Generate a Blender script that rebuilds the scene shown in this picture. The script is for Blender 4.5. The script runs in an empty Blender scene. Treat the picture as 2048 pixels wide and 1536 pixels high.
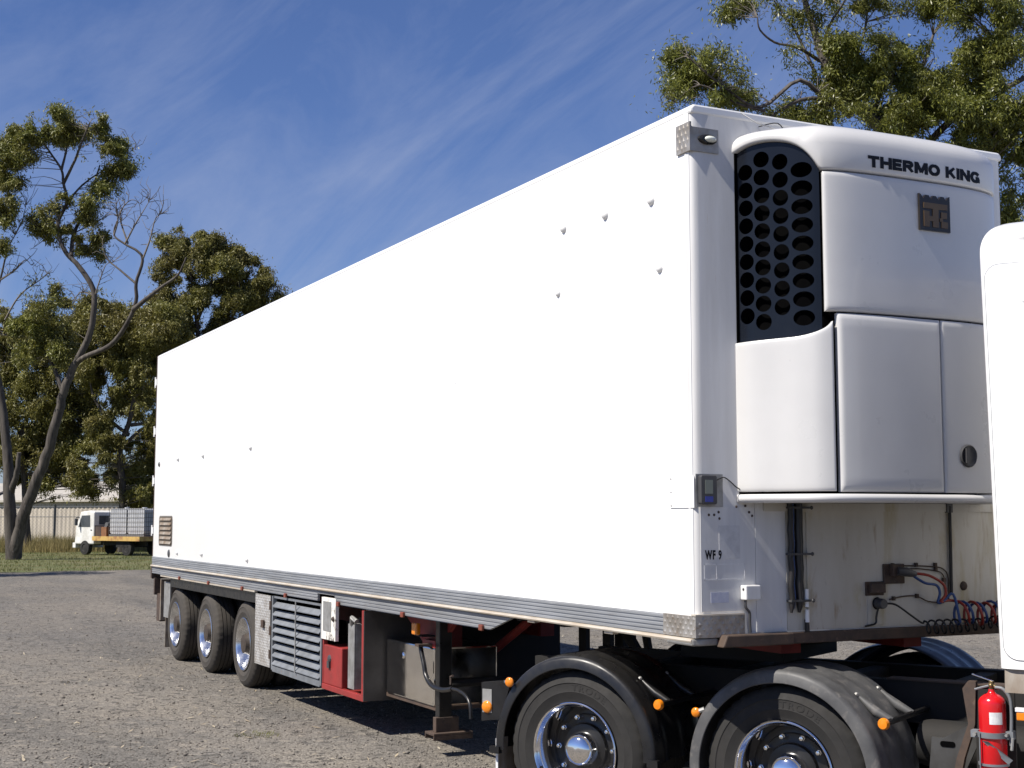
import bpy, math, random
import numpy as np
from mathutils import Vector, Matrix
random.seed(7); rng = np.random.default_rng(7)
SC = bpy.context.scene
COL = SC.collection
PI = math.pi

# ---------------------------------------------------------------- camera, sky, sun, exposure
YAW, PITCH, FPX = 0.46649, 0.0969470, 2759.8
CAMP = Vector((6.2988, -4.2890, 1.8668))
Dh = Vector((-math.cos(YAW), math.sin(YAW), 0)); Rt = Vector((math.sin(YAW), math.cos(YAW), 0)); Zu = Vector((0, 0, 1))
FW = Dh * math.cos(PITCH) + Zu * math.sin(PITCH); UP = -Dh * math.sin(PITCH) + Zu * math.cos(PITCH)
cd = bpy.data.cameras.new('camera'); cam = bpy.data.objects.new('camera', cd); COL.objects.link(cam)
cam.matrix_world = Matrix(((Rt.x, UP.x, -FW.x, CAMP.x), (Rt.y, UP.y, -FW.y, CAMP.y), (Rt.z, UP.z, -FW.z, CAMP.z), (0, 0, 0, 1)))
cd.sensor_width = 36; cd.lens = FPX / 2048 * 36; cd.clip_start = 0.05; cd.clip_end = 3000
SC.camera = cam
SUN = Vector((0.022, -0.64, 0.768)).normalized()
EL = math.asin(SUN.z)
w = bpy.data.worlds.new('World'); SC.world = w; w.use_nodes = True
nt = w.node_tree; nt.nodes.clear()
N = lambda t, **k: _n(nt, t, k)
def _n(tree, t, k):
    n = tree.nodes.new(t)
    for a, v in k.items(): setattr(n, a, v)
    return n
out = N('ShaderNodeOutputWorld'); bg = N('ShaderNodeBackground'); sky = N('ShaderNodeTexSky')
sky.sky_type = 'NISHITA'; sky.sun_disc = False; sky.sun_elevation = EL; sky.sun_rotation = math.atan2(SUN.x, SUN.y)
sky.altitude = 30; sky.air_density = 1.0; sky.dust_density = 0.35; sky.ozone_density = 2.2
bg.inputs[1].default_value = 0.052
# thin cirrus: streaked noise on the dome, mixed over the sky colour
tc = N('ShaderNodeTexCoord'); sep = N('ShaderNodeSeparateXYZ'); nt.links.new(tc.outputs['Generated'], sep.inputs[0])
def M(op, a, b=None, c=None, clamp=False):
    m = nt.nodes.new('ShaderNodeMath'); m.operation = op; m.use_clamp = clamp
    for i, v in enumerate((a, b, c)):
        if v is None: continue
        if isinstance(v, (int, float)): m.inputs[i].default_value = v
        else: nt.links.new(v, m.inputs[i])
    return m.outputs[0]
zc = M('ADD', M('MAXIMUM', sep.outputs[2], 0.0), 0.12)
u = M('DIVIDE', sep.outputs[0], zc); v_ = M('DIVIDE', sep.outputs[1], zc)
cmb = N('ShaderNodeCombineXYZ'); nt.links.new(u, cmb.inputs[0]); nt.links.new(v_, cmb.inputs[1])
def cloudlayer(rot, sx, sy, lo, hi, dist, seed):
    mp = N('ShaderNodeMapping'); mp.inputs['Rotation'].default_value = (0, 0, rot); mp.inputs['Scale'].default_value = (sx, sy, 1); mp.inputs['Location'].default_value = (seed, seed * .7, 0)
    nt.links.new(cmb.outputs[0], mp.inputs[0])
    nz = N('ShaderNodeTexNoise'); nz.inputs['Scale'].default_value = 1.0; nz.inputs['Detail'].default_value = 8; nz.inputs['Roughness'].default_value = .62; nz.inputs['Distortion'].default_value = dist
    nt.links.new(mp.outputs[0], nz.inputs['Vector'])
    mr = N('ShaderNodeMapRange'); mr.inputs[1].default_value = lo; mr.inputs[2].default_value = hi; nt.links.new(nz.outputs[0], mr.inputs[0])
    return mr.outputs[0]
CR1, CR2 = 2.5, 1.0
c1 = cloudlayer(CR1, 0.40, 2.6, 0.47, 0.78, 1.2, 3.1)
c2 = cloudlayer(CR2, 0.5, 1.1, 0.47, 0.80, 1.0, 9.4)
cm = M('ADD', M('MULTIPLY', c1, 0.42), M('MULTIPLY', c2, 0.16), clamp=True)
mixc = N('ShaderNodeMixRGB'); mixc.inputs[2].default_value = (4.8, 5.5, 7.6, 1)
nt.links.new(cm, mixc.inputs[0])
tint = N('ShaderNodeMixRGB'); tint.blend_type = 'MULTIPLY'; tint.inputs[0].default_value = 1; tint.inputs[2].default_value = (0.74, 0.85, 1.22, 1)
nt.links.new(sky.outputs[0], tint.inputs[1]); nt.links.new(tint.outputs[0], mixc.inputs[1])
nt.links.new(mixc.outputs[0], bg.inputs[0]); nt.links.new(bg.outputs[0], out.inputs[0])
sd = bpy.data.lights.new('sun', 'SUN'); sd.energy = 4.4; sd.angle = math.radians(0.53); sd.color = (1.0, 0.94, 0.85)
sun = bpy.data.objects.new('sun', sd); COL.objects.link(sun); sun.rotation_euler = SUN.to_track_quat('Z', 'Y').to_euler(); sun.location = (0, -10, 30)
SC.view_settings.view_transform = 'Standard'; SC.view_settings.look = 'None'; SC.view_settings.exposure = 0.72; SC.view_settings.gamma = 1
SC.view_settings.use_curve_mapping = False

# ---------------------------------------------------------------- materials
def mat(name, c1, c2=None, scale=6.0, rough=0.5, metal=0.0, bump=0.0, bscale=60.0, spots=None, stretch=(1, 1, 1), coat=0.0, r2=None, lo=.35, hi=.65, transl=0, island=False, spec=None):
    m = bpy.data.materials.new(name); m.use_nodes = True; t = m.node_tree; b = t.nodes['Principled BSDF']
    b.inputs['Roughness'].default_value = rough; b.inputs['Metallic'].default_value = metal
    if coat: b.inputs['Coat Weight'].default_value = coat; b.inputs['Coat Roughness'].default_value = .08
    if spec is not None: b.inputs['Specular IOR Level'].default_value = spec
    tcn = t.nodes.new('ShaderNodeTexCoord'); mp = t.nodes.new('ShaderNodeMapping'); mp.inputs['Scale'].default_value = stretch
    t.links.new(tcn.outputs['Object'], mp.inputs[0])
    def noise(sc, det=5, ro=.6, dist=0.0):
        n = t.nodes.new('ShaderNodeTexNoise'); n.inputs['Scale'].default_value = sc; n.inputs['Detail'].default_value = det; n.inputs['Roughness'].default_value = ro; n.inputs['Distortion'].default_value = dist
        t.links.new(mp.outputs[0], n.inputs['Vector']); return n.outputs[0]
    def ramp(src, a, bb):
        r = t.nodes.new('ShaderNodeMapRange'); r.inputs[1].default_value = a; r.inputs[2].default_value = bb; t.links.new(src, r.inputs[0]); return r.outputs[0]
    def mixrgb(f, a, bb):
        x = t.nodes.new('ShaderNodeMixRGB')
        for i, q in ((0, f), (1, a), (2, bb)):
            if isinstance(q, tuple): x.inputs[i].default_value = (*q, 1)
            elif isinstance(q, float): x.inputs[i].default_value = q
            else: t.links.new(q, x.inputs[i])
        return x.outputs[0]
    if c2 is None: c2 = tuple(x * .82 for x in c1)
    if island:
        g = t.nodes.new('ShaderNodeNewGeometry'); f = g.outputs['Random Per Island']
        col = mixrgb(f, c1, c2)
        nf = ramp(noise(scale), lo, hi); col = mixrgb(nf, col, mixrgb(0.5, col, island))
    else:
        nf = ramp(noise(scale), lo, hi); col = mixrgb(nf, c1, c2)
    if spots:
        for (sc_, sl, sh, colr) in spots:
            col = mixrgb(ramp(noise(sc_, 6, .65, .4), sl, sh), col, colr)
    t.links.new(col, b.inputs['Base Color'])
    if r2 is not None:
        rr = t.nodes.new('ShaderNodeMapRange'); rr.inputs[1].default_value = .3; rr.inputs[2].default_value = .7; rr.inputs[3].default_value = rough; rr.inputs[4].default_value = r2
        t.links.new(noise(scale * 2.3), rr.inputs[0]); t.links.new(rr.outputs[0], b.inputs['Roughness'])
    if bump:
        bn = t.nodes.new('ShaderNodeBump'); bn.inputs['Strength'].default_value = bump; bn.inputs['Distance'].default_value = .01
        t.links.new(noise(bscale, 4), bn.inputs['Height']); t.links.new(bn.outputs[0], b.inputs['Normal'])
    if transl:
        tr = t.nodes.new('ShaderNodeBsdfTranslucent'); ms = t.nodes.new('ShaderNodeMixShader'); ms.inputs[0].default_value = transl
        t.links.new(col, tr.inputs[0]); t.links.new(b.outputs[0], ms.inputs[1]); t.links.new(tr.outputs[0], ms.inputs[2])
        t.links.new(ms.outputs[0], t.nodes['Material Output'].inputs[0])
    return m
MT = dict(
 white=mat('white_paint', (.80, .80, .79), (.77, .77, .755), scale=1.2, rough=.32, stretch=(1, 1, .15), coat=.2, bump=.03, bscale=2.2),
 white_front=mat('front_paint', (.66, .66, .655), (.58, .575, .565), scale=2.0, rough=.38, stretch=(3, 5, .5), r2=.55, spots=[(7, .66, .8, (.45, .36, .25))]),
 dirty=mat('grimy_white_panel', (.56, .54, .485), (.44, .41, .345), scale=1.3, rough=.6, stretch=(1.4, 1.6, .35), r2=.8, lo=.4, hi=.72, spots=[(2.4, .50, .70, (.36, .29, .12)), (6, .61, .80, (.26, .17, .085)), (18, .67, .76, (.10, .065, .04))], bump=.05),
 unit=mat('unit_shell_white', (.59, .585, .575), (.55, .545, .535), scale=1.5, rough=.26, r2=.36, coat=.3, bump=.02, bscale=2.5),
 cab=mat('cab_white', (.82, .82, .82), (.80, .80, .80), scale=2, rough=.2, coat=.5),
 alu=mat('aluminium_extrusion', (.41, .425, .445), (.31, .32, .33), scale=3, rough=.42, metal=.55, stretch=(.4, 1, 6), r2=.6, spots=[(14, .6, .75, (.55, .55, .54)), (5, .64, .8, (.2, .17, .14))]),
 lip=mat('lip_aluminium', (.62, .58, .50), (.5, .42, .32), scale=5, rough=.4, metal=.35, stretch=(.6, 1, 4), r2=.6),
 skirt=mat('skirt_aluminium', (.31, .32, .335), (.23, .235, .24), scale=3, rough=.5, metal=.45, stretch=(.4, 1, 6), r2=.7, spots=[(5, .62, .8, (.2, .15, .11))]),
 tread=mat('tread_plate', (.46, .44, .41), (.30, .27, .23), scale=9, rough=.42, metal=.6, r2=.6, spots=[(20, .6, .75, (.24, .16, .10))]),
 galv=mat('galvanised_steel', (.36, .36, .35), (.24, .235, .22), scale=10, rough=.5, metal=.5, r2=.7),
 slat=mat('slat_grey', (.20, .215, .235), (.14, .15, .16), scale=6, rough=.5, metal=.2, r2=.7, spots=[(18, .62, .75, (.22, .13, .08))]),
 black=mat('black_plastic', (.008, .008, .009), (.016, .015, .014), scale=5, rough=.24, r2=.44),
 gloss=mat('gloss_black_grille', (.006, .008, .013), (.009, .011, .016), scale=4, rough=.22, spec=.3),
 dusty=mat('dusty_mudguard', (.085, .085, .085), (.04, .04, .042), scale=5, rough=.5, r2=.65, spots=[(12, .55, .75, (.15, .14, .13))], lo=.4, hi=.75),
 under=mat('underbody_dark', (.007, .007, .007), (.013, .011, .009), scale=5, rough=.8),
 shade_black=mat('dark_interior', (.0025, .0025, .003), (.004, .004, .004), rough=.95, spec=0.0),  # near-black stands in for the shade inside openings and behind the grille
 rubber=mat('tyre_rubber', (.014, .0135, .013), (.021, .0195, .018), scale=7, rough=.78, r2=.9, bump=.06, bscale=90),
 rubdust=mat('tyre_rubber_dusty', (.036, .032, .027), (.055, .047, .039), scale=5, rough=.85, bump=.05),
 chrome=mat('chrome', (.86, .86, .87), (.80, .80, .82), scale=3, rough=.04, metal=1.0, r2=.08),
 alloy=mat('polished_alloy', (.78, .79, .81), (.6, .6, .6), scale=6, rough=.14, metal=1.0, r2=.28),
 stain=mat('polished_stainless', (.90, .88, .84), (.80, .77, .72), scale=5, rough=.05, metal=1.0, r2=.16),
 endp=mat('end_panel_grey', (.075, .07, .066), (.05, .046, .042), scale=3, rough=.4, metal=.5, r2=.6),
 red=mat('red_paint', (.29, .028, .024), (.20, .024, .020), scale=5, rough=.42, r2=.6, spots=[(12, .66, .8, (.16, .05, .035))]),
 redark=mat('red_oxide_frame', (.22, .020, .015), (.14, .016, .012), scale=5, rough=.6),
 rust=mat('rusty_brown_steel', (.085, .055, .038), (.045, .032, .026), scale=9, rough=.75, spots=[(20, .6, .75, (.16, .11, .08))]),
 mudflap=mat('weathered_flap', (.30, .27, .23), (.16, .11, .07), scale=7, rough=.8, stretch=(1, 1, .5)),
 amber=mat('amber_lens', (.80, .25, .012), (.70, .20, .008), rough=.18, coat=.5),
 redlens=mat('dull_red_lens', (.22, .05, .03), (.16, .05, .03), rough=.35),
 lens=mat('clear_lens', (.72, .74, .68), (.66, .68, .60), rough=.12, coat=.6),
 hred=mat('red_hose', (.30, .032, .018), (.22, .026, .016), rough=.32), hblue=mat('blue_hose', (.025, .065, .20), (.02, .05, .15), rough=.32), hblack=mat('black_hose', (.012, .012, .012), (.02, .018, .018), rough=.45),
 brass=mat('dull_brass', (.30, .22, .10), (.2, .15, .08), rough=.4, metal=.8),
 extred=mat('extinguisher_red', (.60, .008, .012), (.52, .008, .012), rough=.2, coat=.5),
 label=mat('white_label', (.74, .74, .73), (.6, .6, .62), scale=60, rough=.5),
 ink=mat('black_ink', (.005, .006, .010), (.006, .007, .012), rough=.5, spec=.2),
 bluelab=mat('blue_label', (.03, .05, .32), (.03, .04, .25), rough=.4),
 device=mat('device_grey', (.045, .045, .05), (.06, .06, .06), rough=.4),
 lcd=mat('device_screen', (.17, .19, .16), (.13, .15, .13), rough=.2),
 bronze=mat('emblem_bronze', (.13, .085, .045), (.11, .07, .04), rough=.38, metal=.3), emb=mat('emblem_dark', (.018, .014, .012), (.025, .02, .016), rough=.3),
 stick=mat('faded_sticker', (.60, .60, .60), (.5, .5, .5), scale=20, rough=.5), stickb=mat('pale_blue_sticker', (.50, .52, .60), (.42, .44, .55), scale=40, rough=.5),
 paint_white_peel=mat('peeling_white', (.78, .77, .73), (.70, .68, .63), scale=6, rough=.5, spots=[(6, .56, .62, (.16, .14, .12))]),
 bark=mat('eucalypt_bark', (.095, .082, .070), (.040, .033, .028), scale=2.2, rough=.85, stretch=(3, 3, .5), bump=.5, bscale=14, lo=.4, hi=.62, spots=[(1.1, .6, .75, (.20, .17, .145))]),
 twig=mat('pale_twigs', (.19, .165, .14), (.11, .095, .08), scale=3, rough=.9),
 leafA=mat('leaves_front', (.25, .25, .042), (.12, .145, .034), scale=.7, rough=.5, island=(.14, .10, .035), transl=.25),
 leafB=mat('leaves_back', (.24, .225, .042), (.11, .12, .030), scale=.45, rough=.55, island=(.12, .085, .03), transl=.25),
 leafC=mat('leaves_right', (.215, .225, .030), (.10, .125, .027), scale=.8, rough=.42, island=(.13, .125, .03), transl=.28),
 shed=mat('shed_sheet', (.46, .41, .34), (.38, .34, .29), scale=2, rough=.6, stretch=(1, 1, .3)), shedroof=mat('shed_roof', (.45, .42, .36), (.36, .33, .29), rough=.6), shedcream=mat('shed_cream_sheet', (.62, .56, .42), (.56, .5, .38), scale=2, rough=.6),
 fence=mat('fence_steel', (.17, .18, .19), (.13, .135, .14), scale=8, rough=.6, metal=.3),
 fbwhite=mat('old_white_cab', (.72, .72, .70), (.55, .54, .5), scale=3, rough=.5), glass=mat('dark_glass', (.05, .06, .07), (.07, .08, .09), rough=.08),
 tray=mat('rusty_yellow_tray', (.50, .33, .10), (.30, .15, .06), scale=2.5, rough=.7, lo=.45, hi=.6), ibc=mat('tank_plastic', (.50, .51, .53), (.40, .41, .44), scale=3, rough=.5), cage=mat('cage_steel', (.10, .105, .115), (.14, .14, .14), rough=.6, metal=.3), yel=mat('faded_yellow', (.5, .40, .12), (.36, .28, .1), rough=.6), rustbox=mat('rust_box', (.22, .10, .045), (.15, .07, .035), rough=.8),
 grassm=mat('verge_grass', (.085, .12, .022), (.14, .14, .036), scale=.5, rough=.8, island=(.19, .155, .06), transl=.2),
 drygrass=mat('dry_grass', (.30, .235, .095), (.20, .155, .065), scale=.5, rough=.85, island=(.16, .16, .05), transl=.2),
 ventbrown=mat('vent_mesh_brown', (.10, .078, .055), (.07, .055, .04), rough=.8),
 hubbrown=mat('hub_brown', (.035, .026, .02), (.06, .045, .033), scale=8, rough=.6),
 brk=mat('bracket_grey', (.055, .055, .055), (.035, .034, .032), scale=9, rough=.55),
 stone=mat('loose_gravel', (.115, .108, .10), (.22, .195, .165), scale=3, rough=.9, island=(.12, .105, .09)),
 wire=mat('thin_wire', (.35, .35, .36), (.3, .3, .3), rough=.4), litter=mat('dry_litter', (.30, .25, .17), (.42, .38, .30), scale=4, rough=.9, island=(.2, .14, .08)),
)
# ---------------------------------------------------------------- mesh helpers
class MB:
    def __init__(s): s.v = []; s.f = []
    def add(s, vs, fs):
        o = len(s.v); s.v += [tuple(x) for x in vs]; s.f += [tuple(i + o for i in f) for f in fs]; return s
    def box(s, x0, x1, y0, y1, z0, z1, mtx=None):
        vs = [Vector(p) for p in ((x0, y0, z0), (x1, y0, z0), (x1, y1, z0), (x0, y1, z0), (x0, y0, z1), (x1, y0, z1), (x1, y1, z1), (x0, y1, z1))]
        if mtx: vs = [mtx @ p for p in vs]
        return s.add(vs, [(0, 3, 2, 1), (4, 5, 6, 7), (0, 1, 5, 4), (1, 2, 6, 5), (2, 3, 7, 6), (3, 0, 4, 7)])
    def tube(s, pts, r, n=8, caps=True):
        pts = [Vector(p) for p in pts]; rs = r if isinstance(r, (list, tuple)) else [r] * len(pts)
        ring = []; up = None
        for i, p in enumerate(pts):
            d = (pts[min(i + 1, len(pts) - 1)] - pts[max(i - 1, 0)])
            d = d.normalized() if d.length > 1e-9 else Vector((0, 0, 1))
            if up is None: up = d.orthogonal().normalized()
            else:
                up = up - d * up.dot(d)
                up = up.normalized() if up.length > 1e-6 else d.orthogonal().normalized()
            b = d.cross(up)
            ring.append([p + (up * math.cos(2 * PI * k / n) + b * math.sin(2 * PI * k / n)) * rs[i] for k in range(n)])
        vs = [q for R in ring for q in R]; fs = []
        for i in range(len(pts) - 1):
            for k in range(n): fs.append((i * n + k, i * n + (k + 1) % n, (i + 1) * n + (k + 1) % n, (i + 1) * n + k))
        if caps: fs.append(tuple(range(n))[::-1]); fs.append(tuple((len(pts) - 1) * n + k for k in range(n)))
        return s.add(vs, fs)
    def lathe(s, prof, org=(0, 0, 0), axis='y', n=48, fn=None, closed=False, a0=0, a1=2 * PI):
        org = Vector(org); full = abs(a1 - a0 - 2 * PI) < 1e-6; m = n if full else n + 1
        vs = []
        for j in range(m):
            a = a0 + (a1 - a0) * j / n; c, sn = math.cos(a), math.sin(a)
            for i, (r, h) in enumerate(prof):
                rr = r if fn is None else fn(i, j, r)
                if axis == 'y': vs.append(org + Vector((rr * c, h, rr * sn)))
                elif axis == 'z': vs.append(org + Vector((rr * c, rr * sn, h)))
                else: vs.append(org + Vector((h, rr * c, rr * sn)))
        P = len(prof); fs = []
        for j in range(n):
            j2 = (j + 1) % m
            for i in range(P if closed else P - 1):
                i2 = (i + 1) % P
                fs.append((j * P + i, j * P + i2, j2 * P + i2, j2 * P + i))
        return s.add(vs, fs)
    def prism(s, poly, axis, a0, a1):
        # poly: 2D points; axis: 'x' (poly is y,z), 'y' (poly is x,z), 'z' (poly is x,y)
        def P(p, a): return (a, p[0], p[1]) if axis == 'x' else ((p[0], a, p[1]) if axis == 'y' else (p[0], p[1], a))
        n = len(poly); vs = [P(p, a0) for p in poly] + [P(p, a1) for p in poly]
        fs = [tuple(range(n)), tuple(range(n, 2 * n))[::-1]] + [(i, n + i, n + (i + 1) % n, (i + 1) % n) for i in range(n)]
        return s.add(vs, fs)
    def dome(s, c, ax, r, h, n=14, m=5):
        c = Vector(c); ax = Vector(ax).normalized(); u = ax.orthogonal().normalized(); b = ax.cross(u); vs = []; fs = []
        for i in range(m):
            a = PI / 2 * i / m
            for k in range(n):
                t = 2 * PI * k / n; vs.append(c + (u * math.cos(t) + b * math.sin(t)) * r * math.cos(a) + ax * h * math.sin(a))
        vs.append(c + ax * h)
        for i in range(m - 1):
            for k in range(n): fs.append((i * n + k, i * n + (k + 1) % n, (i + 1) * n + (k + 1) % n, (i + 1) * n + k))
        for k in range(n): fs.append(((m - 1) * n + k, (m - 1) * n + (k + 1) % n, m * n))
        return s.add(vs, fs)
def build(name, mb, m, parent=None, off=None, smooth=None, bevel=0, seg=2):
    me = bpy.data.meshes.new(name)
    vs = mb.v if off is None else [(a - off[0], b - off[1], c - off[2]) for a, b, c in mb.v]
    me.from_pydata(vs, [], mb.f); me.materials.append(MT[m] if isinstance(m, str) else m)
    import bmesh
    if len(mb.f) < 60000:
        bm = bmesh.new(); bm.from_mesh(me); bmesh.ops.recalc_face_normals(bm, faces=bm.faces); bm.to_mesh(me); bm.free()
    if smooth:
        for p in me.polygons: p.use_smooth = True
        me.set_sharp_from_angle(angle=math.radians(smooth))
    o = bpy.data.objects.new(name, me); COL.objects.link(o)
    if parent: o.parent = parent
    if bevel:
        b = o.modifiers.new('bevel', 'BEVEL'); b.width = bevel; b.segments = seg; b.limit_method = 'ANGLE'; b.angle_limit = math.radians(40)
    return o
def empty(name, loc, rz=0):
    o = bpy.data.objects.new(name, None); COL.objects.link(o); o.location = loc; o.rotation_euler = (0, 0, rz); o.empty_display_size = .2; return o
def tag(o, label, cat, group=None):
    o['label'] = label; o['category'] = cat
    if group: o['group'] = group
    return o
def copy_tree(o, parent=None):
    c = o.copy(); COL.objects.link(c); c.parent = parent
    for ch in [x for x in o.children]: copy_tree(ch, c)
    return c
def rbox2(x0, x1, z0, z1, r, n=6):
    P = []
    for cx_, cz_, a in ((x1 - r, z1 - r, 0), (x0 + r, z1 - r, 90), (x0 + r, z0 + r, 180), (x1 - r, z0 + r, 270)):
        for k in range(n + 1):
            t = math.radians(a + 90 * k / n); P.append((cx_ + r * math.cos(t), cz_ + r * math.sin(t)))
    return P
def catmull(P, k=6):
    P = [Vector(p) for p in P]; o = []
    for i in range(len(P) - 1):
        p0 = P[max(i - 1, 0)]; p1 = P[i]; p2 = P[i + 1]; p3 = P[min(i + 2, len(P) - 1)]
        for j in range(k):
            t = j / k; o.append(.5 * ((2 * p1) + (p2 - p0) * t + (2 * p0 - 5 * p1 + 4 * p2 - p3) * t * t + (3 * p1 - p0 - 3 * p2 + p3) * t ** 3))
    o.append(P[-1]); return o
def text_mesh(body, size, thick, bold=0.0, sx=1.0, spacing=1.0):
    cu = bpy.data.curves.new('lettering', 'FONT'); cu.body = body; cu.size = size; cu.extrude = thick; cu.offset = bold; cu.align_x = 'LEFT'; cu.space_character = spacing; cu.resolution_u = 3
    ob = bpy.data.objects.new('tmp', cu); COL.objects.link(ob); dg = bpy.context.evaluated_depsgraph_get(); dg.update()
    me = bpy.data.meshes.new_from_object(ob.evaluated_get(dg)); vs = [(v.co.x * sx, v.co.y, v.co.z) for v in me.vertices]; fs = [tuple(p.vertices) for p in me.polygons]
    bpy.data.objects.remove(ob); bpy.data.curves.remove(cu); bpy.data.meshes.remove(me); return vs, fs

# ---------------------------------------------------------------- ground, grass, gravel
def ground_material():
    m = bpy.data.materials.new('gravel_yard'); m.use_nodes = True; t = m.node_tree; b = t.nodes['Principled BSDF']; b.inputs['Roughness'].default_value = .93
    b.inputs['Specular IOR Level'].default_value = .2
    tcn = t.nodes.new('ShaderNodeTexCoord')
    def nz(sc, det=4, ro=.6):
        n = t.nodes.new('ShaderNodeTexNoise'); n.inputs['Scale'].default_value = sc; n.inputs['Detail'].default_value = det; n.inputs['Roughness'].default_value = ro; t.links.new(tcn.outputs['Object'], n.inputs['Vector']); return n.outputs[0]
    def mr(s, a, bb, c=0, d=1):
        r = t.nodes.new('ShaderNodeMapRange'); r.inputs[1].default_value = a; r.inputs[2].default_value = bb; r.inputs[3].default_value = c; r.inputs[4].default_value = d; t.links.new(s, r.inputs[0]); return r.outputs[0]
    def mx(f, a, bb, bl='MIX'):
        x = t.nodes.new('ShaderNodeMixRGB'); x.blend_type = bl
        for i, q in ((0, f), (1, a), (2, bb)):
            if isinstance(q, tuple): x.inputs[i].default_value = (*q, 1)
            elif isinstance(q, (int, float)): x.inputs[i].default_value = q
            else: t.links.new(q, x.inputs[i])
        return x.outputs[0]
    base = mx(mr(nz(.32, 5, .6), .40, .60), (.152, .141, .126), (.176, .158, .134))
    base = mx(mr(nz(1.7, 5, .7), .5, .72), base, (.122, .115, .105))
    base = mx(mr(nz(.9, 6, .7), .58, .75), base, (.190, .166, .138))
    mpt = t.nodes.new('ShaderNodeMapping'); mpt.inputs['Scale'].default_value = (.10, .55, 1); mpt.inputs['Rotation'].default_value = (0, 0, .25); t.links.new(tcn.outputs['Object'], mpt.inputs[0])
    tk = t.nodes.new('ShaderNodeTexNoise'); tk.inputs['Scale'].default_value = 1.0; tk.inputs['Detail'].default_value = 5; tk.inputs['Roughness'].default_value = .55; t.links.new(mpt.outputs[0], tk.inputs['Vector'])
    base = mx(mr(tk.outputs[0], .50, .62, 0, .75), base, (.200, .180, .152)); base = mx(mr(tk.outputs[0], .46, .36, 0, .6), base, (.105, .100, .092))
    vo = t.nodes.new('ShaderNodeTexVoronoi'); vo.inputs['Scale'].default_value = 62; t.links.new(tcn.outputs['Object'], vo.inputs['Vector'])
    sp = t.nodes.new('ShaderNodeSeparateColor'); t.links.new(vo.outputs['Color'], sp.inputs[0])
    k = mr(sp.outputs[0], 0, 1, .58, 1.45)
    cc = t.nodes.new('ShaderNodeCombineColor'); [t.links.new(k, cc.inputs[i]) for i in range(3)]
    base = mx(1, base, cc.outputs[0], 'MULTIPLY')
    vo2 = t.nodes.new('ShaderNodeTexVoronoi'); vo2.inputs['Scale'].default_value = 15; t.links.new(tcn.outputs['Object'], vo2.inputs['Vector'])
    sp2 = t.nodes.new('ShaderNodeSeparateColor'); t.links.new(vo2.outputs['Color'], sp2.inputs[0])
    base = mx(mr(sp2.outputs[1], .93, .96, 0, .55), base, (.27, .24, .20)); base = mx(mr(sp2.outputs[2], .92, .95, 0, .7), base, (.060, .056, .052))
    t.links.new(base, b.inputs['Base Color'])
    mxh = t.nodes.new('ShaderNodeMath'); mxh.operation = 'ADD'; t.links.new(mr(vo.outputs['Distance'], 0, .6, 1, 0), mxh.inputs[0]); t.links.new(nz(9, 5), mxh.inputs[1])
    bn = t.nodes.new('ShaderNodeBump'); bn.inputs['Strength'].default_value = .75; bn.inputs['Distance'].default_value = .013; t.links.new(mxh.outputs[0], bn.inputs['Height']); t.links.new(bn.outputs[0], b.inputs['Normal'])
    return m
MT['gravel'] = ground_material()
MT['soil'] = mat('verge_soil', (.075, .095, .025), (.13, .115, .05), scale=.6, rough=.95, bump=.6, bscale=8)
g = MB().add([(-900, -900, 0), (400, -900, 0), (400, 900, 0), (-900, 900, 0)], [(0, 1, 2, 3)])
o = build('ground', g, 'gravel'); o['kind'] = 'structure'
edge = []
y = -60.0
while y <= 60: edge.append((-44.6 + .35 * math.sin(y * .9) + .2 * math.sin(y * 2.7 + 1) + .15 * random.random(), y)); y += .5
g = MB().add([(x, y, .004) for x, y in edge] + [(-400, 300, .004), (-400, -300, .004)], [tuple(range(len(edge) + 2))])
o = build('grass_verge', g, 'soil'); o['kind'] = 'structure'
def blades(name, N_, xr, yr, h0, h1, wd, m, dens=None):
    x = rng.uniform(xr[0], xr[1], N_); y = rng.uniform(yr[0], yr[1], N_)
    cl = np.sin(x * 1.3 + np.sin(y * .8) * 2) * np.sin(y * 1.1 + 1.7) * .5 + .5
    if dens is not None: k = rng.random(N_) < (.25 + .75 * cl); x, y, cl = x[k], y[k], cl[k]
    n = len(x); h = rng.uniform(h0, h1, n) * (.5 + .7 * cl); a = rng.uniform(0, 2 * PI, n); ln = rng.uniform(0, .5, n) * h
    p = np.stack([x, y, np.zeros(n)], 1); dw = np.stack([np.cos(a), np.sin(a), 0 * a], 1) * wd; b2 = rng.uniform(0, 2 * PI, n)
    tip = p + np.stack([np.cos(b2) * ln, np.sin(b2) * ln, h], 1); V = np.stack([p - dw, p + dw, tip], 1).reshape(-1, 3)
    return rawmesh(name, V, np.arange(3 * n).reshape(-1, 3), m)
def rawmesh(name, V, F, m, parent=None):
    me = bpy.data.meshes.new(name); nv = len(V); nf, k = F.shape
    me.vertices.add(nv); me.vertices.foreach_set('co', V.astype(np.float32).ravel())
    me.loops.add(nf * k); me.loops.foreach_set('vertex_index', F.astype(np.int32).ravel())
    me.polygons.add(nf); me.polygons.foreach_set('loop_start', np.arange(0, nf * k, k, dtype=np.int32)); 
    me.update(calc_edges=True); me.materials.append(MT[m]); o = bpy.data.objects.new(name, me); COL.objects.link(o)
    if parent: o.parent = parent
    return o
o = blades('grass', 60000, (-72, -44.4), (-8, 30), .04, .14, .010, 'grassm', 1); o['kind'] = 'stuff'; tag(o, 'green and yellow verge grass under the trees beyond the gravel', 'grass')
o = blades('dry_grass', 60000, (-90, -72), (-6, 22), .35, 1.0, .014, 'drygrass', 1); o['kind'] = 'stuff'; tag(o, 'tall golden dry grass growing along the chain fence', 'dry grass')
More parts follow.
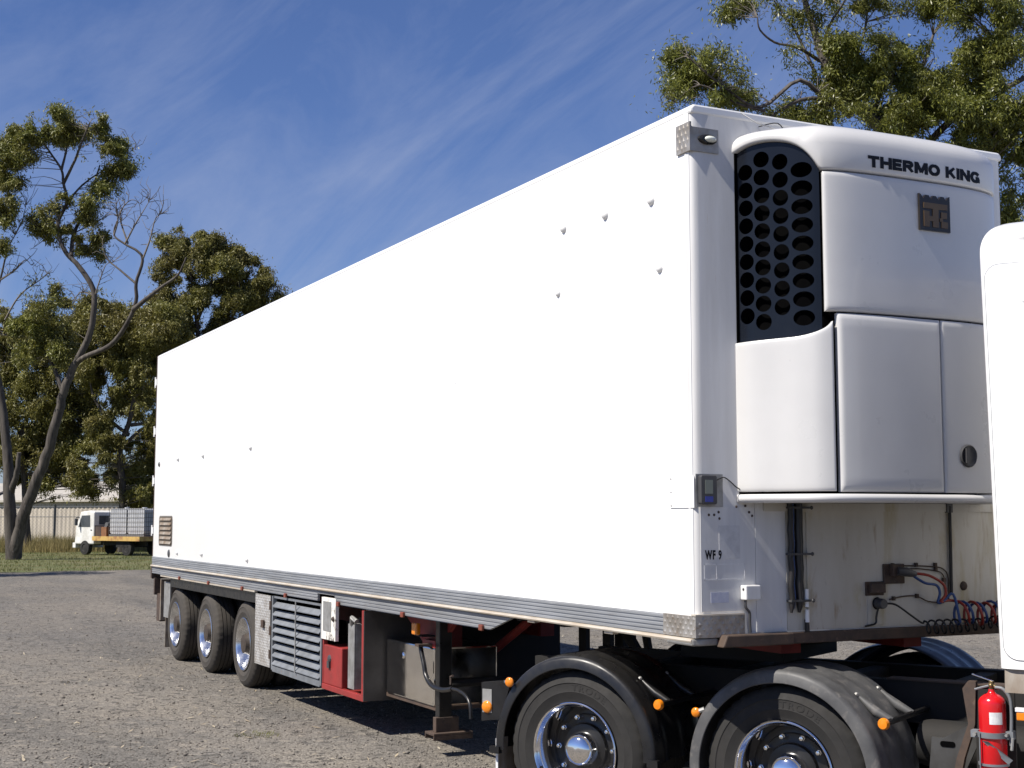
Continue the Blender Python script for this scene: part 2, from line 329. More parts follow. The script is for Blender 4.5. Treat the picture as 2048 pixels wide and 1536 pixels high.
# loose stones standing proud of the gravel, thinning out with distance
NS = 42000
az = rng.uniform(-.52, .42, NS); dist = 6.0 * (45 / 6.0) ** (rng.random(NS) ** .8)
d2 = np.array([Dh.x, Dh.y]); r2 = np.array([Rt.x, Rt.y])
P2 = np.array([CAMP.x, CAMP.y]) + dist[:, None] * (np.cos(az)[:, None] * d2 + np.sin(az)[:, None] * r2)
sz = rng.uniform(.005, .012, NS) * np.where(rng.random(NS) < .04, 1.9, 1)
octv = np.array([(1, 0, 0), (0, 1, 0), (-1, 0, 0), (0, -1, 0), (0, 0, .8), (0, 0, -.5)]); octf = np.array([(0, 1, 4), (1, 2, 4), (2, 3, 4), (3, 0, 4), (1, 0, 5), (2, 1, 5), (3, 2, 5), (0, 3, 5)])
V = octv[None] * sz[:, None, None] * rng.uniform(.6, 1.3, (NS, 6, 3)); V[:, :, 0] += P2[:, :1]; V[:, :, 1] += P2[:, 1:]; V[:, :, 2] += (sz * .35)[:, None]
F = (octf[None] + 6 * np.arange(NS)[:, None, None]).reshape(-1, 3)
o = rawmesh('gravel_stones', V.reshape(-1, 3), F, 'stone'); o['kind'] = 'stuff'; tag(o, 'loose grey and tan stones scattered over the gravel yard', 'gravel')
NL = 900
az = rng.uniform(-.42, .2, NL); dist = 9 * (38 / 9) ** rng.random(NL)
P2 = np.array([CAMP.x, CAMP.y]) + dist[:, None] * (np.cos(az)[:, None] * d2 + np.sin(az)[:, None] * r2)
a = rng.uniform(0, 2 * PI, NL); L = rng.uniform(.02, .07, NL); dv = np.stack([np.cos(a) * L, np.sin(a) * L, rng.uniform(0, .02, NL)], 1); wv = np.stack([-np.sin(a), np.cos(a), 0 * a], 1) * rng.uniform(.004, .014, NL)[:, None]
c = np.concatenate([P2, np.full((NL, 1), .012)], 1)
V = np.stack([c - dv, c + wv, c + dv, c - wv], 1).reshape(-1, 3)
o = rawmesh('leaf_litter', V, np.arange(4 * NL).reshape(-1, 4), 'litter'); o['kind'] = 'stuff'; tag(o, 'dry leaves and bark chips lying on the gravel', 'leaf litter')
# small weed tuft near the trailer
def tuft(cx_, cy_, n, r, h, label):
    a = rng.uniform(0, 2 * PI, n); rr = r * np.sqrt(rng.random(n)); x = cx_ + rr * np.cos(a); y = cy_ + rr * np.sin(a); p = np.stack([x, y, 0 * x], 1); aw = rng.uniform(0, PI, n)
    dw = np.stack([np.cos(aw), np.sin(aw), 0 * aw], 1) * .004; tip = p + np.stack([np.cos(a) * h * .6, np.sin(a) * h * .6, h * rng.uniform(.5, 1, n)], 1)
    o = rawmesh('weed_tuft', np.stack([p - dw, p + dw, tip], 1).reshape(-1, 3), np.arange(3 * n).reshape(-1, 3), 'grassm'); tag(o, label, 'weed')
tuft(-5.55, -.78, 130, .20, .03, 'low green weed growing in the gravel in front of the toolbox shadow'); bpy.data.objects['weed_tuft']['kind'] = 'stuff'

# ---------------------------------------------------------------- trees
def at(px, py, D): return CAMP + (FW + Rt * ((px - 1024) / FPX) - UP * ((py - 768) / FPX)) * D
NG = np.random.default_rng(11).random((32, 32, 32))
def vnoise(p):
    i = np.floor(p).astype(int); f = p - i; f = f * f * (3 - 2 * f); o = 0
    for a in (0, 1):
        for b in (0, 1):
            for c in (0, 1):
                w_ = (f[:, 0] if a else 1 - f[:, 0]) * (f[:, 1] if b else 1 - f[:, 1]) * (f[:, 2] if c else 1 - f[:, 2])
                o = o + w_ * NG[(i[:, 0] + a) % 32, (i[:, 1] + b) % 32, (i[:, 2] + c) % 32]
    return o
def leaves(centers, radii, counts, L, W, m, name, parent, off, tri=False, gate=1.15, thr=.525):
    C = np.repeat(np.array(centers), counts, 0); R = np.repeat(np.array(radii), counts); n = len(C)
    d = rng.normal(size=(n, 3)) * .56; p = C + d * R[:, None] * np.array([1, 1, .8])
    g_ = .6 * vnoise(p * gate) + .4 * vnoise(p * gate * 2.3 + 7.7); keep = g_ > thr + rng.normal(size=n) * .03
    p, C, R = p[keep], C[keep], R[keep]; n = len(p)
    dr = rng.normal(size=(n, 3)) * .75; dr[:, 2] -= .75; dr /= np.linalg.norm(dr, axis=1)[:, None]
    wv = np.cross(dr, rng.normal(size=(n, 3))); wv /= np.linalg.norm(wv, axis=1)[:, None] + 1e-9
    l = L * rng.uniform(.6, 1.3, n)[:, None]; ww = W * rng.uniform(.6, 1.3, n)[:, None]
    if tri:
        V = np.stack([p - wv * ww, p + wv * ww, p + dr * l], 1).reshape(-1, 3) - np.array(off)
        return rawmesh(name, V, np.arange(3 * n).reshape(-1, 3), m, parent)
    V = np.stack([p, p + dr * l * .45 + wv * ww, p + dr * l, p + dr * l * .5 - wv * ww], 1).reshape(-1, 3) - np.array(off)
    return rawmesh(name, V, np.arange(4 * n).reshape(-1, 4), m, parent)
def tree(name, label, base, limbs, clumps, D, leafm, leafn, L, W, depthf=1.0, sub=1.0, group=None, twigs=True, deadtw=(), tri=False, gate=1.15, thr=.52):
    """limbs: list of (points (px,py,dd) or world, r0, r1); clumps: (px,py,rx,ry[,dd]) ellipses at distance D"""
    base = Vector(base); root = empty(name, base)
    tag(root, label, 'tree', group)
    mb = MB(); nodes = []
    for pts, r0, r1 in limbs:
        W_ = [Vector(p) if isinstance(p, Vector) else at(p[0], p[1], D + (p[2] if len(p) > 2 else 0)) for p in pts]
        P = catmull(W_, 4); n = len(P); P = [p + Vector((random.uniform(-1, 1), random.uniform(-1, 1), 0)) * r1 * .25 if 0 < i < n - 1 else p for i, p in enumerate(P)]
        rs = [r0 + (r1 - r0) * (i / (n - 1)) ** .8 for i in range(n)]
        mb.tube(P, rs, 9 if r0 > .08 else 6); nodes += [(p, r) for p, r in zip(P, rs)]
    build('trunk', mb, 'bark', root, off=base, smooth=60)
    cen = []; rad = []; cnt = []; s = D / FPX; tw = MB()
    tot = sum(c[2] * c[3] for c in clumps)
    NP = np.array([tuple(p) for p, r in nodes])
    for c in clumps:
        px, py, rx, ry = c[:4]; dd = c[4] if len(c) > 4 else random.uniform(-1, 1) * rx * s * .5; dens = c[5] if len(c) > 5 else 1.0
        area = rx * ry * s * s * PI; k = max(4, int(area * 5.5 * sub)); per = int(leafn * dens * (rx * ry / tot) / k)
        for _ in range(k):
            while True:
                q = np.array([random.uniform(-1, 1) for _ in range(3)])
                if q @ q < 1: break
            rs_ = random.uniform(.30, .85) * min(1.4, max(.6, (rx + ry) * s * .30))
            p = at(px + q[0] * rx, py + q[1] * ry, D + dd + q[2] * rx * s * 1.1 * depthf)
            cen.append(tuple(p)); rad.append(rs_); cnt.append(max(4, int(per * random.choice((.12, .5, 1, 1.3, 1.7)))))
            if twigs:
                dv = NP - np.array(tuple(p)); dd2 = (dv ** 2).sum(1) + np.maximum(0, NP[:, 2] - p.z) * 3; i = int(dd2.argmin()); q0 = Vector(NP[i]); 
                if (q0 - p).length < 5.5:
                    mid = q0.lerp(p, .55) + Vector((random.uniform(-.3, .3), random.uniform(-.3, .3), random.uniform(-.1, .35)))
                    rr = min(nodes[i][1] * .6, .009 + .007 * (q0 - p).length); tw.tube(catmull([q0, mid, p], 3), [rr, rr * .9, rr * .8, rr * .6, rr * .5, rr * .4, .008], 4, caps=False)
    for pts, r0 in deadtw:
        W_ = [at(p[0], p[1], D + (p[2] if len(p) > 2 else 0)) for p in pts]; P = catmull(W_, 4); n = len(P); tw.tube(P, [r0 * (1 - .8 * i / (n - 1)) for i in range(n)], 5, caps=False)
        for _ in range(7):
            i = random.randrange(2, n); q = P[i]
            for _b in range(2):
                e1 = q + Vector((random.uniform(-1, 1) * .6, random.uniform(-1, 1) * .6, random.uniform(0, .8))); e2 = e1 + Vector((random.uniform(-1, 1) * .4, random.uniform(-1, 1) * .4, random.uniform(-.1, .5)))
                tw.tube([q, q.lerp(e1, .5) + Vector((.05, .08, .05)), e1, e2], [r0 * .35, r0 * .3, .012, .006], 4, caps=False)
    if tw.v: build('branches', tw, 'twig', root, off=base)['kind'] = 'stuff'
    leaves(cen, rad, [int(c * 1.9) for c in cnt], L, W, leafm, 'crown', root, base, tri, gate, thr)
    return root
# front eucalypt on the left: trunk forks at the base, sparse clumped crown
D0 = 62.3
b0 = at(27, 1128, D0); b0.z = 0
limbs = [([b0 - Vector((0, 0, .1)), (22, 1060, 0), (18, 985, 0), (14, 900, .2), (2, 800, .4), (-28, 650, .8), (-52, 500, 1), (-60, 380, 1), (-55, 290, 1)], .35, .06),
 ([b0 - Vector((0, 0, .1)), (40, 1055, -.2), (62, 990, -.4), (92, 915, -.5), (114, 840, -.6), (127, 785, -.6), (150, 728, -.6)], .31, .17),
 ([(150, 728, -.6), (175, 680, -.7), (187, 630, -.8), (186, 578, -.7), (158, 533, -.6), (134, 508, -.5), (120, 480, -.4), (117, 442, -.2), (134, 405, 0), (127, 367, 0), (123, 339, 0), (101, 306, .1), (80, 275, .3)], .165, .035),
 ([(150, 728, -.6), (172, 713, -.9), (220, 691, -1.4), (253, 649, -1.8), (272, 602, -2), (272, 567, -2.1), (285, 522, -2.1), (276, 503, -2.1), (250, 488, -2), (228, 470, -1.9), (234, 442, -1.9)], .135, .03),
 ([(266, 620, -2), (300, 592, -2.4), (323, 574, -2.6), (356, 550, -2.8), (372, 515, -3)], .12, .03),
 ([(142, 512, -.5), (148, 466, .3), (172, 421, .9), (183, 381, 1.2), (200, 330, 1.4)], .11, .03),
 ([(127, 367, 0), (150, 320, -.5), (165, 280, -.8), (180, 245, -1)], .08, .03), ([(123, 339, 0), (135, 290, .3), (140, 245, .5)], .07, .02),
 ([(134, 405, 0), (165, 370, .4), (200, 345, .5), (225, 335, .5)], .06, .02), ([(127, 785, -.6), (100, 720, -.2), (75, 680, 0), (70, 640, 0)], .12, .03),
 ([(22, 985, 0), (34, 945, -.3), (38, 905, -.35)], .17, .09), ([(-28, 650, .8), (0, 560, .5), (15, 500, .4), (30, 470, .3)], .07, .02), ([(272, 567, -2.1), (240, 540, -1.6), (212, 515, -1.2), (205, 480, -1)], .06, .015)]
clumps = [(95, 245, 52, 26), (150, 240, 55, 24), (190, 242, 32, 20), (55, 268, 34, 24), (120, 268, 70, 22), (25, 290, 34, 36), (5, 330, 26, 50), (40, 320, 26, 26, 0, .6), (196, 288, 38, 24), (235, 285, 28, 20), (262, 310, 20, 30, 0, .45), (232, 340, 26, 26), (215, 372, 26, 22), (190, 395, 18, 15, 0, .5),
 (150, 400, 34, 22), (170, 425, 22, 24), (92, 430, 28, 22), (120, 415, 24, 18), (78, 440, 16, 26), (110, 465, 30, 20), (150, 470, 34, 22), (185, 475, 28, 26), (200, 500, 16, 14), (165, 495, 28, 14), (8, 390, 26, 45), (4, 470, 18, 40, 0, .8), (25, 360, 20, 22, 0, .6),
 (90, 600, 42, 28), (75, 650, 48, 42), (110, 680, 34, 40), (40, 640, 30, 34), (70, 715, 40, 30), (120, 720, 22, 26), (95, 570, 24, 16, 0, .6)]
dead = [([(228, 470, -1.9), (236, 440, -1.9), (232, 415, -2), (238, 395, -2)], .05), ([(250, 488, -2), (270, 450, -2.1), (285, 425, -2.2), (300, 400, -2.2)], .05), ([(285, 520, -2.1), (300, 480, -2.3), (310, 440, -2.3), (322, 428, -2.3)], .05),
 ([(256, 487, -2), (240, 430, -1.7), (262, 400, -1.7), (285, 410, -1.6)], .045), ([(187, 600, -.7), (200, 560, -1), (212, 530, -1), (225, 525, -1)], .04), ([(30, 470, .3), (45, 440, .4), (52, 410, .4)], .04), ([(0, 560, .5), (30, 540, .4), (50, 520, .4), (62, 530, .4)], .05), ([(10, 640, .3), (40, 590, .3), (80, 560, .2), (105, 540, .1)], .05), ([(186, 590, -.7), (160, 585, -.3), (145, 610, 0)], .04), ([(117, 442, 0), (100, 470, .3), (60, 500, .3)], .035),
 ([(183, 381, 1.2), (215, 330, 1.4), (250, 300, 1.4), (275, 300, 1.3)], .04), ([(148, 466, .3), (200, 440, .3), (222, 420, .3)], .035)]
tree('eucalyptus_tree', 'tall sparse gum tree with a forked bare trunk at the edge of the gravel', b0, limbs, clumps, D0, 'leafA', 170000, .17, .024, deadtw=dead)
# gum trees behind it
def back_tree(label, px, D, limbs_px, clumps, n, m='leafB', r=.26, L=.19, W=.034):
    b = at(px, 1090, D); b.z = 0
    lb = [([b - Vector((0, 0, .1))] + limbs_px[0], r, r * .25)] + [(l, r * .45, .05) for l in limbs_px[1:]]
    return tree('gum_tree', label, b, lb, clumps, D, m, n, L, W, sub=.8, group='gum trees behind the front tree', tri=True, thr=.488)
back_tree('dense dark gum tree behind the forked trunk at the left edge', 55, 78, [(50, 980), (45, 880), (60, 800), (50, 730)] and [[(50, 980), (45, 880), (60, 800), (50, 730)], [(45, 900), (90, 840), (130, 800)], [(50, 880), (10, 820), (-20, 780)], [(60, 800), (100, 740), (140, 700)]],
 [(20, 700, 50, 50), (90, 730, 60, 50), (150, 700, 50, 50), (10, 800, 50, 60), (80, 820, 60, 55), (150, 800, 50, 60), (60, 900, 60, 45), (10, 900, 30, 45), (130, 890, 50, 50), (180, 880, 40, 50), (100, 970, 40, 26), (60, 955, 40, 22), (150, 965, 50, 38), (110, 930, 60, 30), (0, 640, 30, 40), (150, 640, 50, 40), (200, 960, 30, 30)], 250000)
back_tree('mid height gum tree between the forked trunk and the trailer', 245, 76, [[(245, 980), (240, 900), (262, 830), (270, 740), (255, 660)], [(262, 850), (300, 845), (340, 830)], [(258, 870), (220, 840), (190, 800), (180, 760)], [(262, 800), (300, 760), (330, 700)], [(240, 900), (280, 860), (310, 850)], [(246, 830), (225, 800), (215, 770)]],
 [(200, 640, 50, 50), (260, 650, 55, 45), (320, 660, 55, 45), (210, 730, 55, 45), (280, 730, 60, 45), (340, 720, 40, 40), (215, 800, 45, 30, 0, .6), (290, 790, 45, 26, 0, .5), (200, 870, 40, 35), (250, 900, 45, 35), (290, 930, 45, 40), (230, 940, 40, 30), (180, 920, 40, 34), (265, 985, 45, 26), (300, 985, 40, 26), (320, 880, 30, 50), (160, 950, 40, 30), (285, 870, 20, 20, 0, .4)], 250000)
back_tree('broad round topped gum tree showing above the rear of the trailer', 420, 82, [[(420, 980), (415, 860), (400, 760), (395, 660), (385, 580), (380, 530)], [(400, 740), (450, 660), (480, 600), (475, 560)], [(398, 700), (360, 640), (340, 580)], [(395, 640), (420, 580), (425, 520)], [(450, 660), (510, 630), (530, 590)]],
 [(350, 500, 36, 28), (395, 490, 38, 26), (370, 535, 50, 36), (430, 500, 40, 26), (440, 545, 46, 36), (480, 525, 36, 26), (505, 560, 36, 32), (540, 590, 26, 22), (490, 600, 46, 32), (420, 600, 50, 36), (360, 600, 46, 36), (320, 560, 26, 30, 0, .6), (400, 660, 50, 36), (460, 650, 50, 34), (520, 620, 34, 24), (340, 660, 46, 36), (300, 620, 34, 30), (380, 710, 50, 36), (440, 700, 46, 36), (360, 460, 16, 10, 0, .5), (450, 470, 16, 8, 0, .4), (400, 800, 60, 60), (480, 760, 60, 50)], 300000)
back_tree('gum tree filling the gap low behind the flatbed truck', 330, 90, [[(330, 990), (325, 900), (330, 820)], [(325, 900), (290, 850), (270, 800)]],
 [(290, 800, 50, 50), (350, 800, 50, 60), (330, 900, 60, 50), (400, 900, 60, 60), (270, 930, 40, 36), (300, 960, 40, 26)], 80000)
# large tree behind the trailer on the right
D1 = 35.0
bR = at(1790, 1180, D1); bR.z = 0
limbsR = [([bR - Vector((0, 0, .1)), (1800, 900, 0), (1810, 640, 0), (1800, 420, 0), (1785, 290, 0), (1745, 240, 0), (1690, 190, .2), (1652, 130, .3), (1632, 70, .5), (1610, 0, .7), (1600, -70, .8)], .34, .05),
 ([(1800, 420, 0), (1850, 300, .3), (1915, 230, .4), (1975, 195, .2), (2060, 150, 0), (2140, 100, 0)], .12, .05),
 ([(1640, 122, .4), (1595, 95, 0), (1550, 85, -.4), (1520, 60, -.6), (1515, 35, -.6)], .05, .015), ([(1690, 190, .2), (1708, 120, .6), (1730, 60, 1), (1735, 0, 1.2)], .06, .02),
 ([(1700, 232, 0), (1660, 202, -.3), (1600, 200, -.5), (1540, 235, -.6)], .09, .03), ([(1660, 215, -.3), (1600, 160, -.5), (1520, 215, -.8), (1450, 175, -1), (1400, 135, -1.1), (1375, 110, -1.1)], .07, .015),
 ([(1530, 222, -.8), (1470, 205, -.9), (1400, 170, -1), (1350, 205, -1)], .045, .012), ([(1632, 150, .3), (1590, 60, .7), (1560, 20, .9), (1530, -30, 1)], .045, .015), ([(1640, 120, .4), (1660, 50, .2), (1690, 0, 0), (1700, -40, 0)], .045, .015),
 ([(1785, 290, 0), (1820, 200, 1), (1850, 120, 1.6), (1870, 60, 2)], .10, .03), ([(1975, 195, .2), (1980, 120, .5), (2010, 60, .6)], .05, .02), ([(1850, 300, .3), (1950, 320, .2), (2020, 370, 0)], .05, .02)]
clumpsR = [(1345, 100, 22, 24), (1372, 150, 30, 30), (1340, 190, 14, 16, -1, .6), (1322, 208, 14, 8, -1, .4), (1402, 118, 24, 20, -1, .6), (1440, 112, 18, 14, -1, .4), (1425, 150, 26, 30), (1470, 160, 26, 22, -1, .7), (1450, 190, 26, 22, -1, .8), (1485, 200, 30, 24), (1400, 195, 22, 16, -1, .5), (1478, 18, 26, 18), (1456, 35, 10, 12, 0, .6), (1500, 8, 24, 12),
 (1545, 210, 34, 22, 0, .7), (1590, 222, 34, 20, 0, .7), (1555, 245, 36, 16), (1620, 235, 36, 24), (1660, 115, 26, 26, 1, .7), (1655, 160, 36, 36), (1700, 90, 40, 30), (1690, 130, 46, 40), (1740, 110, 46, 36), (1710, 190, 46, 44), (1760, 170, 56, 50), (1700, 235, 50, 26), (1800, 120, 46, 36), (1840, 110, 40, 34), (1820, 180, 56, 50), (1880, 150, 50, 44), (1770, 245, 50, 30), (1850, 240, 56, 40), (1910, 210, 50, 50), (1900, 270, 50, 30), (1960, 240, 46, 46), (1990, 180, 46, 46), (2030, 220, 40, 60), (1970, 290, 40, 26), (2035, 300, 30, 40), (2040, 380, 26, 44), (2020, 430, 20, 30), (1945, 100, 46, 40), (2000, 110, 46, 40), (1940, 50, 36, 36), (1990, 50, 46, 46), (2040, 40, 40, 60), (1915, 20, 24, 30, 0, .6), (1960, -10, 60, 30),
 (1560, 15, 34, 16, 1, .5), (1610, 40, 30, 26, 1, .4), (1640, 10, 36, 20, 1, .6), (1700, 20, 34, 22, 1, .6), (1740, 15, 28, 20, 1, .6), (1800, 30, 26, 16, 1, .5), (1840, 20, 30, 20, 1, .7), (1590, 100, 20, 16, 0, .25), (1880, 0, 40, 18, 1, .7), (1760, 60, 26, 18, 1, .3), (1700, -40, 120, 30), (1550, -40, 80, 26, 1, .6)]
tree('large_gum_tree', 'large leafy gum tree rising behind the front of the white trailer', bR, limbsR, clumpsR, D1, 'leafC', 330000, .125, .016, sub=2.2, gate=1.9)
b2 = at(2230, 1180, 44); b2.z = 0
tree('large_gum_tree', 'second leafy gum tree at the right edge behind the cab', b2, [([b2, at(2230, 700, 44), at(2200, 400, 44), at(2150, 150, 44)], .35, .1)], [(2120, 300, 80, 90), (2080, 420, 50, 80), (2150, 120, 100, 100), (2200, 450, 80, 80), (2060, 520, 40, 50)], 44, 'leafC', 40000, .15, .022, sub=1.5)
# shade tree just outside the left edge, whose shadow lies across the gravel edge
b3 = Vector((-42.4, -5.2, 0))
def wp(x, y, z): return Vector((x, y, z))
root = empty('shade_tree', b3); tag(root, 'leafy gum tree just left of the view shading the edge of the gravel', 'tree')
mb = MB(); mb.tube(catmull([b3, b3 + Vector((.2, .1, 3)), b3 + Vector((-.2, .4, 6.2))], 4), [.3, .29, .28, .27, .26, .24, .22, .2, .16], 8); build('trunk', mb, 'bark', root, off=b3, smooth=60)
cen = [tuple(b3 + Vector((random.uniform(-1.5, 1.3), random.uniform(-3.0, 2.4), 7.0 + random.uniform(-1.0, 2.0)))) for _ in range(70)]
leaves(cen, [random.uniform(.5, 1.0) for _ in cen], [300] * len(cen), .26, .06, 'leafB', 'crown', root, b3)

# ---------------------------------------------------------------- shed, fence, background truck
sh = empty('shed', at(100, 1040, 100).xy.to_3d()); tag(sh, 'low long ribbed metal shed behind the fence, half hidden by trees', 'shed')
so = sh.location
c0 = at(-160, 1040, 100); c0.z = 0; cA = at(150, 1040, 100); cA.z = 0; cB = at(420, 1040, 94); cB.z = 0
def ribbed(a, b, z0, z1, m, nm, pitch=.42, dep=.05):
    d = (b - a); Ln = d.length; d.normalize(); nrm = Vector((d.y, -d.x, 0)); 
    if nrm.dot(CAMP - a) < 0: nrm = -nrm
    mb = MB(); n = int(Ln / pitch); P = []
    for i in range(n):
        s0 = i * pitch
        for s_, o_ in ((0, 0), (.12, dep), (.2, dep), (.32, 0)): P.append(a + d * (s0 + s_ * pitch / .42) + nrm * o_)
    k = len(P); mb.add([(p.x, p.y, z0) for p in P] + [(p.x, p.y, z1) for p in P], [(i, i + 1, k + i + 1, k + i) for i in range(k - 1)])
    return build(nm, mb, m, sh, off=so)
ribbed(cA - (cB - cA).normalized() * 12.5, cB, 0, 3.1, 'shed', 'wall')
ribbed(c0 - Vector((0, 2, 0)) + Dh * 3, cA - (cB - cA).normalized() * 9, 0, 3.4, 'shedcream', 'wall')
mb = MB(); q = cB - cA; q.normalize(); nn = Dh
e0 = cA - q * 12.7 - Dh * .4; e1 = cB - Dh * .4
mb.add([(e0.x, e0.y, 3.05), (e1.x, e1.y, 3.05), (e1.x + Dh.x * 9, e1.y + Dh.y * 9, 4.6), (e0.x + Dh.x * 9, e0.y + Dh.y * 9, 4.6), (e0.x, e0.y, 3.2), (e1.x, e1.y, 3.2), (e1.x + Dh.x * 9, e1.y + Dh.y * 9, 4.75), (e0.x + Dh.x * 9, e0.y + Dh.y * 9, 4.75)], [(0, 1, 2, 3), (4, 5, 6, 7), (0, 1, 5, 4), (1, 2, 6, 5), (2, 3, 7, 6), (3, 0, 4, 7)])
build('roof', mb, 'shedroof', sh, off=so)
mb = MB(); f0 = c0 - Vector((0, 2, 0)) + Dh * 2.4; f1 = cA - q * 9 - Dh * .3
mb.add([(f0.x, f0.y, 3.4), (f1.x, f1.y, 3.4), (f1.x + Dh.x * 6, f1.y + Dh.y * 6, 4.3), (f0.x + Dh.x * 6, f0.y + Dh.y * 6, 4.3), (f0.x, f0.y, 3.5), (f1.x, f1.y, 3.5), (f1.x + Dh.x * 6, f1.y + Dh.y * 6, 4.4), (f0.x + Dh.x * 6, f0.y + Dh.y * 6, 4.4)], [(0, 1, 2, 3), (4, 5, 6, 7), (0, 1, 5, 4), (1, 2, 6, 5), (2, 3, 7, 6), (3, 0, 4, 7)])
build('roof', mb, 'shedroof', sh, off=so)
# chain fence
fx = [at(px, 1090, 88).xy.to_3d() for px in (-150, -22, 108, 238, 366, 494)]
fe = empty('chain_link_fence', fx[2]); tag(fe, 'chain wire fence with grey steel posts in front of the ribbed shed', 'fence')
for i, p in enumerate(fx):
    build('post', MB().box(p.x - .055, p.x + .055, p.y - .07, p.y + .07, 0, 2.75), 'fence', fe, off=fx[2])
for z in (.25, 1.95, 2.6): build('rail', MB().tube([p + Vector((0, 0, z)) for p in fx], .022 if z > 1 else .012, 6), 'fence', fe, off=fx[2])
mb = MB()
for i in range(len(fx) - 1):
    a, b = fx[i], fx[i + 1]; Ln = (b - a).length; n = int(Ln / .22); H = 2.3
    for k in range(-10, n + 1):
        for sgn in (1, -1):
            x0, x1 = k * .22, k * .22 + H
            z0, z1 = (.25, .25 + H) if sgn > 0 else (.25 + H, .25)
            t0 = max(0, -x0 / H); t1 = min(1, (Ln - x0) / H)
            if t1 <= t0: continue
            pa = a.lerp(b, (x0 + H * t0) / Ln) + Vector((0, 0, z0 + (z1 - z0) * t0)); pb = a.lerp(b, (x0 + H * t1) / Ln) + Vector((0, 0, z0 + (z1 - z0) * t1))
            mb.tube([pa, pb], .0035, 3, caps=False)
o = build('wire_mesh', mb, 'fence', fe, off=fx[2]); o['kind'] = 'stuff'
# small flatbed truck with two water tanks
tb = at(243, 1105, 70); tb.z = 0
ang = math.atan2(-Rt.y, -Rt.x) - math.radians(36)      # nose to the left, turned a little toward the viewer
ft = empty('flatbed_truck', tb, ang); tag(ft, 'small old white flatbed truck parked on the grass facing left', 'truck')
# local: x forward, y to its left (toward the viewer is +y when facing left)
mb = MB().prism([(1.15, .55), (1.15, 2.18), (1.5, 2.26), (2.25, 2.2), (2.62, 1.45), (2.72, .55)], 'y', -.85, .85)
cabm = build('cab', mb, 'fbwhite', ft, bevel=.06)
for s in (-1, 1):
    yy = (s * .853, s * .858)
    build('side_window', MB().prism([(1.45, 1.42), (1.48, 2.02), (2.15, 2.0), (2.42, 1.42)], 'y', *yy), 'glass', cabm)
build('windscreen', MB().add([(2.27, -.72, 2.12), (2.27, .72, 2.12), (2.615, .72, 1.48), (2.615, -.72, 1.48)], [(0, 1, 2, 3)]), 'glass', cabm)
build('mirror', MB().box(2.3, 2.36, .98, 1.14, 1.5, 1.85).tube([(2.33, .86, 1.9), (2.33, 1.06, 1.9), (2.33, 1.06, 1.84)], .02, 6), 'cage', ft); build('door_handle', MB().box(1.3, 1.42, .851, .87, 1.25, 1.29), 'cage', cabm)
build('bumper', MB().box(2.6, 2.85, -.86, .86, .35, .62), 'fbwhite', ft, bevel=.03)
build('tray', MB().box(-2.6, 1.0, -1.0, 1.0, .78, .92), 'tray', ft)
build('tray_rail', MB().box(-2.62, 1.02, 1.0, 1.05, .74, .96).box(-2.62, 1.02, -1.05, -1.0, .74, .96).box(-2.66, -2.6, -1.05, 1.05, .74, .96), 'tray', ft)
build('chassis', MB().box(-2.4, 2.4, -.4, -.3, .5, .72).box(-2.4, 2.4, .3, .4, .5, .72).box(-1.6, -.7, -.9, .9, .42, .7), 'under', ft)
build('headboard', MB().box(1.0, 1.04, -.9, .9, 1.45, 1.5).box(1.0, 1.04, -.9, -.86, .92, 1.5).box(1.0, 1.04, .86, .9, .92, 1.5), 'cage', ft); build('rear_window', MB().box(1.135, 1.149, -.55, .55, 1.55, 2.0), 'glass', cabm)
wm = MB().lathe([(.0, .0), (.17, .02), (.2, -.01), (.22, 0), (.35, 0), (.37, .04), (.37, .2), (.35, .24), (0, .24)], n=20)
w0 = build('wheel', wm, 'rubber', ft, smooth=40); w0.location = (1.85, -.78 - .1, .37)
for (x, yv, r) in ((1.85, .88, PI), (-1.5, -.9, 0), (-1.5, .9, PI)):
    c = w0.copy(); COL.objects.link(c); c.parent = ft; c.location = (x, yv, .37); c.rotation_euler = (0, 0, r)
FM = Matrix.Translation(tb) @ Matrix.Rotation(ang, 4, 'Z')
def ibc(x, label, sc=1.0):
    loc = FM @ Vector((x, .0, .92)); r = empty('water_tank', loc, ang); tag(r, label, 'water tank', 'caged water tanks on the flatbed truck')
    W2, D2, H = .62 * sc, .52 * sc, 1.32 * sc
    build('tank', MB().prism(rbox2(-W2 + .04, W2 - .04, .16, H, .12, 4), 'y', -D2 + .04, D2 - .04).lathe([(0, .06), (.12, .06), (.12, 0)], (0, 0, H), 'z', 12), 'ibc', r)
    c = MB()
    for k in range(9):
        xx = -W2 + 2 * W2 * k / 8
        for s in (-D2, D2): c.tube([(xx, s, .05), (xx, s, H + .02)], .011, 4)
    for k in range(7):
        z = .1 + (H - .1) * k / 6
        c.tube([(-W2, -D2, z), (W2, -D2, z), (W2, D2, z), (-W2, D2, z), (-W2, -D2, z)], .011, 4)
    for k in range(1, 8):
        yy = -D2 + 2 * D2 * k / 8
        for s in (-W2, W2): c.tube([(s, yy, .05), (s, yy, H + .02)], .011, 4)
    build('cage', c, 'cage', r); build('pallet', MB().box(-W2, W2, -D2, D2, .0, .14), 'cage', r)
ibc(-.35, 'caged pale water tank on the flatbed tray nearest the truck cab', 1.08)
ibc(-1.72, 'caged pale water tank at the tail end of the flatbed tray', 1.08)
bx = empty('pump_box', FM @ Vector((.62, .35, .92)), ang); tag(bx, 'rusty brown box on the tray behind the flatbed cab', 'box'); build('case', MB().box(-.2, .2, -.3, .3, 0, .5), 'rustbox', bx); build('motor', MB().lathe([(0, 0), (.12, 0), (.12, .3), (0, .3)], (0, -.15, .62), 'y', 12).box(-.1, .1, -.2, .2, .5, .56), 'cage', bx)

